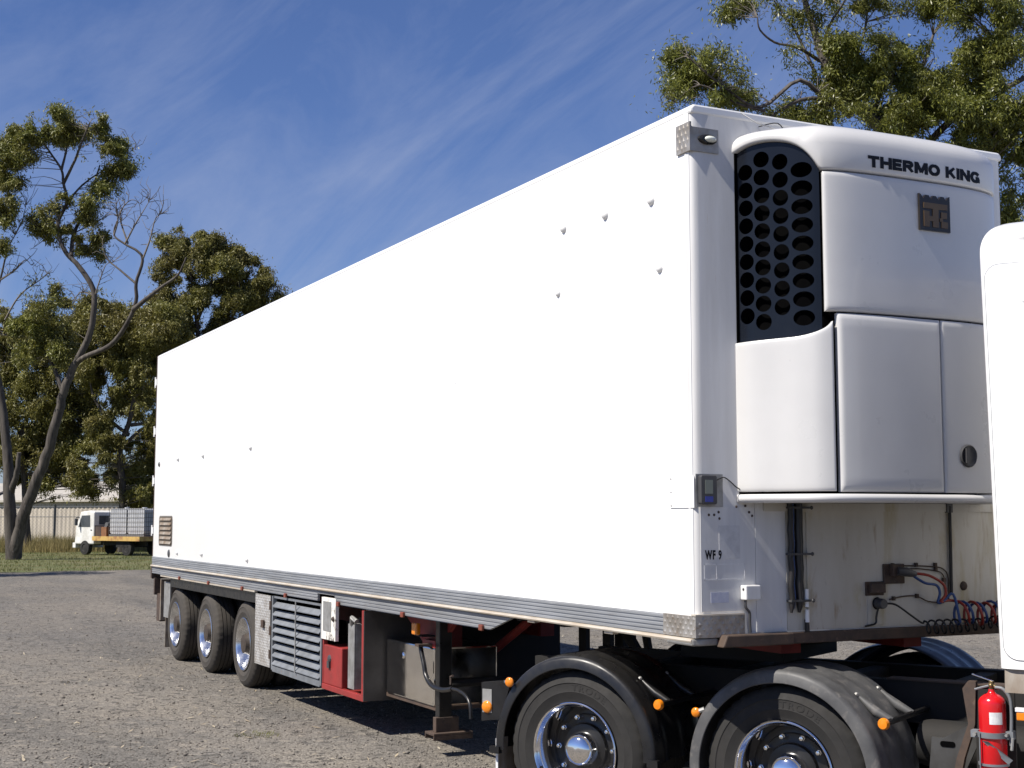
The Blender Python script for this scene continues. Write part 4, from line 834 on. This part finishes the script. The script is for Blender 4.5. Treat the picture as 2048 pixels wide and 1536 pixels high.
for k_ in sorted(lt): tr('letter', lt[k_], 'ink', U)
xe = plan(s_at_y(1.31), .006).x
y0, y1, z0, z1 = 1.198, 1.425, 3.484, 3.665
P = [(y0, z0), (y1, z0), (y1, z1 + .028)]
nt_ = 4; wd = (y1 - y0)
for k in range(nt_): a = y1 - wd * k / nt_; P += [(a - .012, z1 + .022), (a - wd / nt_ / 2, z1 + .002), (a - wd / nt_ + .012, z1 + .022)]
P += [(y0, z1 + .028)]
em = tr('emblem', MB().prism(P, 'x', xe - .004, xe + .012), 'emb', U)
def eb(a, b, c, d): return (y0 + wd * a, y0 + wd * b, z0 + .18 * c, z0 + .18 * d)
mb = MB()
for a, b, c, d in ((.12, .90, .70, .88), (.41, .60, .12, .70), (.12, .30, .12, .62), (.30, .41, .30, .46), (.69, .88, .42, .62), (.64, .74, .32, .42), (.69, .90, .12, .32)):
    q = eb(a, b, c, d); mb.box(xe + .0122, xe + .0165, *q)
tr('emblem_inlay', mb, 'bronze', em) if False else build('emblem_inlay', mb, 'bronze', U, off=TO)
tr('loose_wire', MB().tube(catmull([(.03, .33, 4.165), (.10, .38, 4.10), (.12, .42, 4.08), (.10, .47, 4.085), (.14, .52, 4.05)], 5), .004, 5), 'wire')
tr('loose_wire', MB().tube(catmull([(.03, .45, 4.10), (.08, .55, 4.12), (.05, .65, 4.06), (.06, .75, 4.09), (.04, .82, 4.12)], 5), .0035, 5), 'hblack')
# trailer running gear ---------------------------------------------------------
for x, z in ((-8.95, .473), (-10.60, .473), (-12.2, .473)):
    make_wheel('trailer', T, (x - TO.x, .045 - TO.y, z), 0)
    c = copy_tree([w_ for w_ in T.children if w_.name.startswith('wheel')][-1], T); c.location = (x - TO.x, W - .045 - TO.y, z); c.rotation_euler = (0, 0, PI)
    tr('axle', MB().tube([(x, .3, .473), (x, 2.2, .473)], .065, 10), 'under')
tr('chassis_rail', MB().box(-13.3, -4.9, .72, .86, .80, 1.10).box(-4.9, -.2, .72, .86, 1.09, 1.175), 'redark'); tr('chassis_rail', MB().box(-13.3, -4.9, 1.64, 1.78, .80, 1.10).box(-4.9, -.2, 1.64, 1.78, 1.09, 1.175), 'redark')
for x in np.arange(-13, -.5, .6): tr('cross_member', MB().box(x, x + .06, .03, 2.34, 1.12 if x < -5 else 1.172, 1.215), 'under')
tr('skid_plate', MB().box(-2.0, -.2, .5, 2.0, 1.15, 1.168), 'under')
tr('wheel_arch_panel', MB().box(-12.44, -8.36, .02, .05, .955, 1.073), 'black'); tr('wheel_arch_top', MB().box(-12.6, -8.36, .05, .66, 1.0, 1.012), 'under')
for x in (-9.78, -11.4): tr('brake_hose_bracket', MB().tube([(x, .42, 1.0), (x, .40, .62), (x + .03, .5, .5)], .014, 6), 'galv')
tr('rear_mudguard_plate', MB().box(-12.98, -12.62, .06, .075, .52, 1.0), 'galv')
tr('rear_mudflap', MB().box(-13.05, -13.035, .1, .62, .10, .62), 'mudflap'); tr('rear_lamp_box', MB().box(-13.42, -13.22, .06, .25, .44, .82).box(-13.46, -13.40, .02, .10, .80, 1.03), 'rust'); tr('rear_lamp_bracket', MB().box(-13.22, -13.18, .06, .5, .46, 1.02), 'mudflap')
tr('rear_bumper', MB().box(-13.46, -13.38, .2, 2.2, .55, .68), 'galv')
# chequer plate guard + slatted grille box + toolbox row
mb = MB().box(-8.35, -7.80, -.004, .008, .325, 1.062)
treadplate(mb, 0, 0, 0, 9, 13, lambda u, v, d: (-8.35 + u * .54, -.0042 - d, .335 + v * .715), .005)
gp = tr('tread_plate_guard', mb, 'tread'); gp.data.materials[0] = mat('bright_tread_plate', (.62, .61, .58), (.40, .37, .33), scale=10, rough=.4, metal=.6, r2=.6)
tr('guard_latch', MB().box(-8.06, -7.98, -.03, -.011, .72, .80), 'rust', gp)
for z in (.42, .66, .92): tr('guard_hinge', MB().tube([(-7.77, -.008, z), (-7.77, -.008, z + .09)], .02, 8), 'rust')
sg = tr('slatted_grille', MB().box(-7.73, -7.69, -.01, .03, .315, 1.065).box(-6.19, -6.15, -.01, .03, .315, 1.065).box(-7.69, -6.19, -.01, .03, .30, .36).box(-7.69, -6.19, -.0, .03, 1.045, 1.065), 'slat')
tr('grille_bay', MB().box(-7.73, -6.15, .12, .14, .315, 1.065).box(-7.73, -7.72, .03, .12, .315, 1.065), 'shade_black')
tr('bay_floor', MB().box(-7.73, -6.15, .03, .6, .30, .315), 'rust')
for k in range(8):
    z = .40 + k * .0835
    tr('slat', MB().add([(-7.685, -.022, z - .022), (-6.195, -.022, z - .022), (-6.195, .026, z + .022), (-7.685, .026, z + .022), (-7.685, -.022, z - .030), (-6.195, -.022, z - .030), (-6.195, .026, z + .014), (-7.685, .026, z + .014)], [(0, 1, 2, 3), (7, 6, 5, 4), (0, 4, 5, 1), (3, 2, 6, 7), (0, 3, 7, 4), (1, 5, 6, 2)]), 'slat', sg)
tr('slat_stay', MB().box(-6.90, -6.88, -.030, -.023, .36, 1.05), 'galv', sg)
wd_ = tr('peeling_locker_door', MB().box(-6.15, -5.765, -.012, .02, .752, 1.135), 'paint_white_peel'); tr('door_patch', MB().box(-6.10, -5.88, -.016, -.0122, .83, 1.10), 'galv', wd_); tr('door_catch', MB().dome((-5.82, -.012, .95), (0, -1, 0), .025, .02, 8, 3), 'rust', wd_)
tr('valve_panel', MB().box(-5.75, -5.12, .28, .30, .62, 1.06), 'paint_white_peel')
for x, z in ((-5.66, .95), (-5.62, .86), (-5.52, .92), (-5.55, .80)): tr('valve', MB().tube([(x, .28, z), (x, .19, z), (x + .03, .17, z - .07)], [.03, .025, .014], 8), 'rust')
tr('locker_frame', MB().box(-6.13, -5.05, -.01, .04, .295, .345).box(-5.095, -5.05, -.01, .04, .345, 1.07).box(-6.145, -6.115, -.0, .04, .345, .76), 'red', bevel=.004)
tr('locker_floor', MB().box(-6.13, -5.095, .04, .6, .30, .330), 'redark')
rb_ = tr('red_battery_box', MB().box(-6.11, -5.62, .0, .32, .346, .70), 'red', bevel=.008); tr('box_catch', MB().dome((-5.94, -.0, .58), (0, -1, 0), .04, .02, 10, 3).box(-5.97, -5.91, -.02, 0, .50, .56), 'device', rb_)
tr('upright_tube', MB().box(-5.50, -5.34, .015, .03, .365, .93).box(-5.50, -5.47, .03, .16, .365, .93).box(-5.37, -5.34, .03, .16, .365, .93), 'galv', bevel=.003)
tr('tube_bracket', MB().tube([(-5.42, .02, .93), (-5.36, .0, .99), (-5.30, .02, .96)], .022, 8), 'galv')
tr('end_panel', MB().box(-5.0495, -5.035, -.008, .60, .30, 1.07), 'endp')
tr('end_panel_return', MB().box(-5.75, -5.05, .595, .61, .30, 1.07), 'shade_black')
tb_ = tr('stainless_toolbox', MB().box(-4.995, -3.975, .185, .75, .372, .832), 'stain', bevel=.012)
tr('toolbox_latch', MB().lathe([(0, -.012), (.02, -.012), (.03, -.004), (.03, 0)], (-4.62, .185, .72), 'y', 16), 'chrome', tb_)
tb_.data.materials[0] = MT['stain']
tr('toolbox_bearer', MB().box(-5.03, -3.96, .20, .74, .340, .371), 'rust')
# landing leg, crank handle, foot plate, hanger
tr('landing_leg', MB().box(-3.955, -3.875, .190, .30, .24, 1.10), 'black', bevel=.006); tr('landing_leg', MB().box(-4.17, -4.03, 1.98, 2.12, .24, 1.10), 'under', bevel=.006)
tr('foot_plate', MB().box(-4.00, -3.82, .12, .46, .165, .185).prism([(-3.93, .185), (-3.87, .185), (-3.87, .30), (-3.93, .30)], 'y', .16, .36).box(-4.0, -3.988, .12, .46, .13, .165).box(-3.832, -3.82, .12, .46, .13, .165), 'rust', bevel=.004)
tr('leg_cross_tube', MB().tube([(-3.9, .30, .55), (-4.1, 2.06, .55)], .03, 8), 'under')
hg = tr('red_hanger', MB().prism([(-4.82, 1.08), (-3.70, 1.08), (-4.06, .835), (-4.36, .835), (-4.50, .92)], 'y', .26, .30), 'redark'); tr('hanger_foot', MB().box(-4.24, -3.98, .20, .26, .832, .885), 'red', hg)
tr('side_marker', MB().box(-4.245, -4.14, .10, .14, .925, 1.02), 'amber', bevel=.01); tr('marker_bracket', MB().box(-4.26, -4.12, .14, .26, .91, .92), 'under')
tr('crank_handle', MB().tube(catmull([(-4.10, .12, .86), (-4.077, .12, .80), (-4.02, .12, .70), (-3.98, .12, .62), (-3.86, .12, .553), (-3.655, .12, .542), (-3.467, .12, .57)], 4), .020, 8), 'black', smooth=60)
tr('crank_arm', MB().tube(catmull([(-3.467, .12, .57), (-3.36, .12, .572), (-3.22, .12, .545), (-3.15, .12, .487), (-3.132, .12, .387)], 4), .014, 8), 'black', smooth=60)
tr('crank_hook', MB().box(-4.12, -4.04, .08, .26, .84, .86).tube([(-3.50, .12, .60), (-3.5, .12, .66), (-3.46, .12, .67)], .01, 6), 'rust')
tr('diagonal_brace', MB().tube([(-4.93, .9, .49), (-3.68, .9, 1.05)], .035, 8), 'redark')
for a, b, r in (((-4.03, 1.6, 1.10), (-4.03, 1.6, .60), .05), ((-3.63, 1.6, 1.10), (-3.63, 1.6, .60), .05), ((-3.50, 1.6, 1.08), (-2.95, 1.6, .62), .045), ((-3.08, 1.6, 1.05), (-2.95, 1.6, .62), .035)):
    tr('frame_strut', MB().tube([a, b], r, 6), 'under')
tr('unseen_far_block', MB().box(-9.0, -5.7, 1.9, 2.28, .28, 1.08), 'under'); tr('unseen_mid_block', MB().box(-8.0, -5.3, 1.0, 1.9, .35, 1.0), 'under')  # added unseen boxes, hiding the bright gravel so the underside stays dark
tr('air_reservoir', MB().lathe([(0, 0), (.16, .04), (.17, .1), (.17, 1.3), (.16, 1.36), (0, 1.4)], (-6.4, 1.0, .62), 'x', 16), 'under')

# ---------------------------------------------------------------- prime mover
TH = math.radians(29); KT = Vector((-1.10, 1.245, 0))
P_ = empty('prime_mover', KT, TH); tag(P_, 'white truck tractor under the trailer front with black and dusty mudguards', 'truck')
def pm(name, mb, m, parent=None, **k): return build(name, mb, m, parent or P_, **k)
HX = (-.67, .67); R_ = .475
for x in HX:
    wh = make_wheel('drive', P_, (x, -1.22, R_ - .002), 0)
    c = copy_tree(wh, P_); c.location = (x, 1.22, R_ - .002); c.rotation_euler = (0, 0, PI)
    pm('axle', MB().tube([(x, -.9, R_), (x, .9, R_)], .07, 10).lathe([(0, -.2), (.14, -.15), (.19, 0), (.14, .15), (0, .2)], (x, 0, R_), 'x', 14), 'under')
def guard(x, side, m, name='mudguard'):
    R = .560; yo, yi = side * 1.255, side * .62
    ribs = [.0, .012, .012, 0, 0, 0, .010, .010, 0, 0, 0, .010, .010, 0, 0]
    prof = [(R - .070, yo), (R - .066, yo - side * .004 * -1), (R - .020, yo), (R - .004, yo - side * .010), (R + .004, yo - side * .028)]
    n = len(ribs)
    for i, rb in enumerate(ribs): prof.append((R + .002 + rb, yo + (yi - yo) * (.07 + .90 * i / (n - 1))))
    prof.append((R - .01, yi)); prof.append((R - .012, yi + side * .01)); prof += [(r - .010, y) for r, y in prof[4:-2][::-1]]
    a0, a1 = math.radians(-2), math.radians(184)
    mb = MB().lathe(prof, (x, 0, R_), 'y', 56, a0=a0, a1=a1)
    g_ = pm(name, mb, m, smooth=38)
    return g_
g1 = guard(HX[0], -1, 'black'); g2 = guard(HX[1], -1, 'dusty'); guard(HX[0], 1, 'black'); guard(HX[1], 1, 'black')
def gpt(x, adeg, r, y): a = math.radians(adeg); return Vector((x + r * math.cos(a), y, R_ + r * math.sin(a)))
for gx, gd, m in ((HX[0], g1, 'black'), (HX[1], g2, 'dusty')):
    for yy in (-1.06, -.72):
        # bracket strap standing off the guard with a tube between
        a, b, c = gpt(gx, 48, .572, yy), gpt(gx, 37, .590, yy), gpt(gx, 29, .640, yy)
        pm('guard_bracket', MB().tube([a, b, c], [.010, .028, .022], 8), m, gd, smooth=50)
        pm('bracket_bolt', MB().dome(gpt(gx, 50, .570, yy), (math.cos(.87), 0, math.sin(.87)), .014, .014, 6, 2), 'galv', gd)
    e = gpt(gx, 29, .640, -1.18); e2 = gpt(gx, 29, .640, -.45)
    pm('guard_stay', MB().tube([e, e2], .018, 8), 'black', gd)
    mk = gpt(gx, 29, .640, -1.19)
    pm('amber_reflector', MB().lathe([(0, -.022), (.024, -.020), (.031, -.008), (.032, .006), (0, .006)], mk, 'y', 18), 'amber', gd, smooth=50)
    for ad in (-1, 183):
        q = gpt(gx, ad, .555, -1.25); pm('guard_clamp', MB().box(q.x - .035, q.x + .035, -1.27, -1.235, q.z - .03, q.z + .012), 'black', gd)
# rear side bracket with reflectors
rbk = pm('rear_lamp_bracket', MB().prism([(-1.345, .60), (-1.345, .838), (-1.12, .866), (-1.16, .74), (-1.20, .62)], 'y', -1.235, -1.205), 'black')
pm('bracket_foil', MB().box(-1.335, -1.265, -1.2385, -1.2355, .655, .80), 'galv', rbk)
pm('amber_reflector', MB().lathe([(0, -.014), (.030, -.012), (.038, -.004), (.038, .002), (0, .002)], (-1.300, -1.2385, .690), 'y', 20), 'amber', rbk, smooth=50)
pm('amber_reflector', MB().lathe([(0, -.014), (.024, -.012), (.030, -.004), (.030, .002), (0, .002)], (-1.105, -1.275, .858), 'y', 20), 'amber', rbk, smooth=50)
pm('reflector_stalk', MB().tube([(-1.18, -1.22, .85), (-1.105, -1.27, .858)], .010, 6), 'slat', rbk)
ra = gpt(HX[1], 151, .60, -1.22); pm('amber_reflector', MB().lathe([(0, -.014), (.022, -.012), (.028, -.004), (.028, .002), (0, .002)], ra, 'y', 20), 'amber', g2, smooth=50); pm('reflector_stalk', MB().tube([ra, ra + Vector((.05, .01, .02))], .014, 8), 'galv', g2)
pm('rear_mudflap', MB().box(-1.24, -1.228, -1.22, -.64, .12, .50), 'mudflap'); pm('flap_edge', MB().box(-1.243, -1.226, -1.2245, -1.2205, .10, .50), 'label')
# chassis
pm('chassis_rail', MB().box(-1.45, 4.9, -.46, -.38, .70, .935), 'under'); pm('chassis_rail', MB().box(-1.45, 4.9, .38, .46, .70, .935), 'under')
pm('chassis_flange', MB().box(1.0, 3.9, -.475, -.36, .936, .945), 'rust')
for x in (-1.4, -.67, 0, .67, 1.35, 2.2, 3.4): pm('cross_member', MB().box(x - .05, x + .05, -.38, .38, .72, .92), 'under')
pm('fifth_wheel', MB().lathe([(.12, .0), (.47, .0), (.47, .05), (.45, .06), (.12, .06)], (0, 0, 1.085), 'z', 32).box(-.35, .35, -.44, .44, .99, 1.08), 'under')
for s in (-1, 1):
    for x in HX: pm('air_bag', MB().lathe([(0, 0), (.13, .0), (.15, .05), (.13, .1), (.15, .15), (.12, .2), (0, .2)], (x + .32, s * .55, .42), 'z', 14), 'under'); pm('suspension_beam', MB().box(x - .30, x + .42, s * .55 - .05, s * .55 + .05, .36, .43), 'under')
    pm('brake_chamber', MB().lathe([(0, 0), (.09, .02), (.10, .08), (.10, .16), (.08, .2), (0, .22)], (HX[0] - .4, s * .4, .55), 'x', 14), 'under')
pm('air_tank', MB().lathe([(0, 0), (.12, .03), (.13, .08), (.13, .62), (.12, .67), (0, .7)], (1.22, -.62, .62), 'x', 18), 'under', smooth=50)
st = pm('step_bracket', MB().prism([(1.36, .30), (1.40, .70), (1.46, .70), (1.52, .735), (1.64, .80), (1.70, .80), (1.58, .55), (1.50, .30)], 'y', -.93, -.905), 'brk')
pm('bracket_slot', MB().prism(rbox2(1.445, 1.525, .655, .685, .013, 3), 'y', -.9335, -.9305), 'shade_black', st)
pm('bracket_bolt', MB().dome((1.62, -.93, .76), (0, -1, 0), .014, .012, 8, 3), 'galv', st)
hp = pm('hanger_plate', MB().prism([(1.60, .98), (1.63, 1.02), (1.67, 1.02), (1.66, .80), (1.60, .62), (1.53, .30), (1.49, .30), (1.56, .62), (1.625, .80)], 'y', -1.03, -.99), 'rust')
pm('extinguisher_back_plate', MB().box(1.66, 1.86, -1.015, -1.0, .40, .98), 'under')
clp = pm('extinguisher_clamp', MB().lathe([(.072, 0), (.078, 0), (.078, .028), (.072, .028)], (1.77, -1.10, .755), 'z', 28, closed=True).box(1.838, 1.875, -1.12, -1.07, .75, .79).box(1.665, 1.70, -1.13, -1.08, .75, .785).lathe([(.072, 0), (.076, 0), (.076, .012), (.072, .012)], (1.77, -1.10, .615), 'z', 28, closed=True), 'slat', smooth=40)
pm('clamp_bolt', MB().tube([(1.85, -1.16, .775), (1.85, -1.05, .775)], .008, 6).tube([(1.69, -1.155, .768), (1.69, -1.08, .768)], .010, 6).tube([(1.868, -1.13, .70), (1.875, -1.13, .76)], .008, 6), 'galv', clp)
pm('clamp_strap', MB().add([(1.735, -1.178, .742), (1.765, -1.181, .742), (1.872, -1.13, .650), (1.85, -1.135, .628), (1.735, -1.175, .742), (1.765, -1.178, .742), (1.872, -1.127, .650), (1.85, -1.132, .628)], [(0, 1, 2, 3), (7, 6, 5, 4), (0, 4, 5, 1), (1, 5, 6, 2), (2, 6, 7, 3), (3, 7, 4, 0)]), 'slat', clp)
pm('catch_wire', MB().tube([(1.722, -1.17, .78), (1.722, -1.172, .5)], .004, 5), 'slat', clp)
# cab
def rslab(x0, x1, z0, z1, r, y0, y1): return MB().prism(rbox2(x0, x1, z0, z1, r, 8), 'y', y0, y1)
cb_ = pm('cab', MB().prism(rbox2(-1.22, 1.22, 1.10, 3.35, .12, 6), 'x', 2.22, 4.55), 'cab', smooth=40, bevel=.03)
ext = MB()   # sleeper side fairing: leaning rear edge, rounded upper corner, curved section
Z0, Z1 = 1.118, 3.405
colz = [Z0, Z0 + .012, 1.4, 1.9, 2.4, 2.9, 3.05, 3.17, 3.19, 3.215, 3.25, 3.29, 3.32, 3.345, 3.365, 3.38, 3.39, 3.395]
def xe_(z):
    x = 1.850 - (z - 1.114) * .0178
    if z > 3.24: k = (z - 3.24) / .157; x += .10 * (1 - math.sqrt(max(0, 1 - min(1, k) ** 2)))
    return x
def yy_(x, z, xr):
    d = min(1, (x - xr) / .07); y = -1.255 + .05 * (1 - math.sqrt(max(0, 1 - (1 - d) ** 2)))
    if z > 3.20: k = min(1, (z - 3.20) / .20); y += .16 * (1 - math.sqrt(max(0, 1 - k * k)))
    # pressed bow above the access panel
    bx_ = max(0, min(1, (x - xr - .10) / .22)); 
    if 3.17 < z < 3.30: y += .045 * bx_ * math.sin(PI * (z - 3.17) / .13) ** .7
    return y
xs_ = [0, .004, .012, .025, .045, .07, .10, .14, .18, .22, .27, .33, .42, .6, 1.2, 2.0, 2.7]
colz = sorted(set(colz + [3.18 + .01 * k for k in range(22)]))
colz = [z for z in colz if z <= 3.395]
n1 = len(colz); vs = [(xe_(z) + dx, yy_(xe_(z) + dx, z, xe_(z)), z) for dx in xs_ for z in colz]
fs = [(i * n1 + j, (i + 1) * n1 + j, (i + 1) * n1 + j + 1, i * n1 + j + 1) for i in range(len(xs_) - 1) for j in range(n1 - 1)]
o0 = len(vs); vs += [(xe_(z) + dx + (.01 if dx < .07 else 0), max(-1.19, yy_(xe_(z) + dx, z, xe_(z)) + .012), z) for dx in xs_ for z in colz]
fs += [(o0 + i * n1 + j, o0 + i * n1 + j + 1, o0 + (i + 1) * n1 + j + 1, o0 + (i + 1) * n1 + j) for i in range(len(xs_) - 1) for j in range(n1 - 1)]
nx = len(xs_)
for j in range(n1 - 1): fs += [(j, j + 1, o0 + j + 1, o0 + j), ((nx - 1) * n1 + j, (nx - 1) * n1 + j + 1, o0 + (nx - 1) * n1 + j + 1, o0 + (nx - 1) * n1 + j)]
for i in range(nx - 1): fs += [(i * n1, (i + 1) * n1, o0 + (i + 1) * n1, o0 + i * n1), (i * n1 + n1 - 1, (i + 1) * n1 + n1 - 1, o0 + (i + 1) * n1 + n1 - 1, o0 + i * n1 + n1 - 1)]
sf = pm('sleeper_side', MB().add(vs, fs), 'cab', smooth=50)
# access panel with its seam
def pan(x0, x1, z0, z1, r, y0, y1, sk):
    mb = MB().prism(rbox2(x0, x1, z0, z1, r, 8), 'y', y0, y1); mb.v = [(x - (z - 1.16) * sk, y, z) for x, y, z in mb.v]; return mb
pm('panel_seam', pan(1.878, 3.3, 1.160, 3.165, .075, -1.2562, -1.250, .0178), 'slat', sf)
pm('access_panel', pan(1.882, 3.296, 1.164, 3.161, .072, -1.2600, -1.2563, .0178), 'cab', sf)
pm('panel_scratch', MB().box(2.03, 2.3, -1.2608, -1.2601, 2.955, 2.958), 'slat', sf)
pm('sill_panel', MB().prism([(-1.245, 1.0), (-1.235, 1.115), (-1.15, 1.115), (-1.18, 1.0)], 'x', 1.875, 4.5), 'mudflap')
fs2 = MB().prism([(1.85, 1.12), (1.81, 3.35), (2.25, 3.35), (2.25, 1.12)], 'y', 1.20, 1.24); pm('far_side_fairing', fs2, 'cab')
pm('windscreen', MB().box(4.551, 4.56, -1.0, 1.0, 2.0, 3.0), 'glass', cb_); pm('side_window', MB().box(3.5, 4.3, -1.268, -1.264, 2.2, 2.95), 'glass', cb_)
pm('front_bumper', MB().box(4.4, 4.75, -1.22, 1.22, .35, 1.05), 'cab', bevel=.05)
tk = pm('fuel_tank', MB().lathe([(0, 0), (.27, .0), (.30, .03), (.30, 1.17), (.27, 1.2), (0, 1.2)], (1.965, -.92, .56), 'x', 32), 'chrome', smooth=50)
pm('tank_strap', MB().lathe([(.302, 0), (.306, 0), (.306, .05), (.302, .05)], (2.2, -.92, .56), 'x', 32, closed=True), 'galv', tk)
pm('side_marker_lamp', MB().box(1.918, 2.06, -1.215, -1.19, .862, .905), 'amber', bevel=.006); pm('marker_cap', MB().box(1.914, 2.065, -1.218, -1.19, .906, .925), 'label')
pm('marker_bracket', MB().box(1.93, 2.05, -1.19, -.92, .866, .876).box(1.98, 2.02, -.93, -.91, .7, .87), 'under')
fw_ = make_wheel('drive', P_, (3.9, -1.22, R_ - .002), 0); 
for ch in list(fw_.children):
    if ch.name.startswith('inner_tyre'): bpy.data.objects.remove(ch)
c = copy_tree(fw_, P_); c.location = (3.9, 1.22, R_ - .002); c.rotation_euler = (0, 0, PI)

# ---------------------------------------------------------------- fire extinguisher
PMX = Matrix.Translation(KT) @ Matrix.Rotation(TH, 4, 'Z')
el = PMX @ Vector((1.77, -1.10, .50)); FE = empty('fire_extinguisher', el, TH); tag(FE, 'red fire extinguisher strapped upright behind the cab of the truck', 'extinguisher')
body_ = build('cylinder', MB().lathe([(0, 0), (.060, 0), (.068, .010), (.068, .425), (.066, .438), (.058, .452), (.040, .466), (.022, .474), (.016, .485), (.016, .495), (0, .495)], n=36, axis='z'), 'extred', FE, smooth=50)
lb = MB(); n = 8
a0, a1 = math.radians(-88), math.radians(-32)
vs = [(.0686 * math.cos(a0 + (a1 - a0) * i / n), .0686 * math.sin(a0 + (a1 - a0) * i / n), z) for i in range(n + 1) for z in (.325, .385)]
build('label', lb.add(vs, [(2 * i, 2 * i + 2, 2 * i + 3, 2 * i + 1) for i in range(n)]), 'label', body_)
build('valve', MB().tube([(0, 0, .49), (0, 0, .535)], .013, 10).tube([(-.012, 0, .52), (.04, 0, .50)], .010, 8).dome((.0, -.012, .515), (0, -1, 0), .012, .012), 'brass', FE, smooth=50)
build('handle', MB().box(-.10, .01, -.009, .009, -.003, .003, Matrix.Translation((0, 0, .538)) @ Matrix.Rotation(math.radians(16), 4, 'Y')), 'chrome', FE, bevel=.002)
build('lever', MB().tube([(.0, 0, .515), (-.05, 0, .500), (-.085, 0, .488)], .006, 6), 'slat', FE)
build('hose', MB().tube(catmull([(.02, -.005, .505), (.06, -.01, .50), (.092, -.01, .455), (.098, -.01, .38), (.094, -.01, .28), (.092, -.01, .22)], 5), .009, 8), 'slat', FE, smooth=60)

# ---------------------------------------------------------------- coiled air lines between trailer and cab
def coil(name, label, m, lead, A, B, turns, r, wire, ph, tail):
    A, B = Vector(A), Vector(B); ax = (B - A).normalized(); u_ = Vector((0, 0, 1)) - ax * ax.z; u_.normalize(); b_ = ax.cross(u_); P = []
    n = int(turns * 14)
    for i in range(n + 1):
        t = i / n; a = ph + 2 * PI * turns * t; sag = -.02 * math.sin(PI * t); P.append(A.lerp(B, t) + (u_ * math.cos(a) + b_ * math.sin(a)) * r * (1 + .12 * math.sin(9 * t + ph)) + Vector((0, 0, sag)))
    pts = catmull(list(map(Vector, lead)) + [P[0]], 5)[:-1] + P + [Vector(q) for q in tail]
    o = build(name, MB().tube(pts, wire, 7), m, None, smooth=60, off=Vector(lead[0])); o.location = Vector(lead[0]); tag(o, label, 'hose'); return o
cabp = PMX @ Vector((2.215, -.10, 1.38)); cabq = PMX @ Vector((2.215, -.03, 1.36)); cabr = PMX @ Vector((2.215, -.18, 1.34))
coil('coiled_air_hose', 'red coiled air hose looping from the trailer front to the cab', 'hred', [(.075, 1.49, 1.545), (.10, 1.58, 1.53), (.12, 1.665, 1.48), (.12, 1.68, 1.42), (.12, 1.64, 1.38), (.12, 1.70, 1.385), (.13, 1.76, 1.38)], (.13, 1.78, 1.31), (.30, 2.30, 1.35), 6.5, .062, .0085, .3, [cabp])
coil('coiled_air_hose', 'blue coiled air hose wound together with the red one', 'hblue', [(.075, 1.47, 1.535), (.10, 1.54, 1.49), (.11, 1.62, 1.475), (.11, 1.645, 1.43), (.11, 1.63, 1.375), (.12, 1.66, 1.38), (.13, 1.73, 1.42)], (.13, 1.74, 1.315), (.28, 2.30, 1.36), 6.5, .066, .0085, 2.4, [cabq])
coil('coiled_power_cable', 'thin black coiled electrical cable sagging from the trailer socket', 'hblack', [(.07, 1.25, 1.375), (.09, 1.32, 1.37), (.10, 1.42, 1.31), (.11, 1.50, 1.26)], (.11, 1.52, 1.235), (.24, 2.30, 1.30), 15, .036, .006, .0, [cabr])
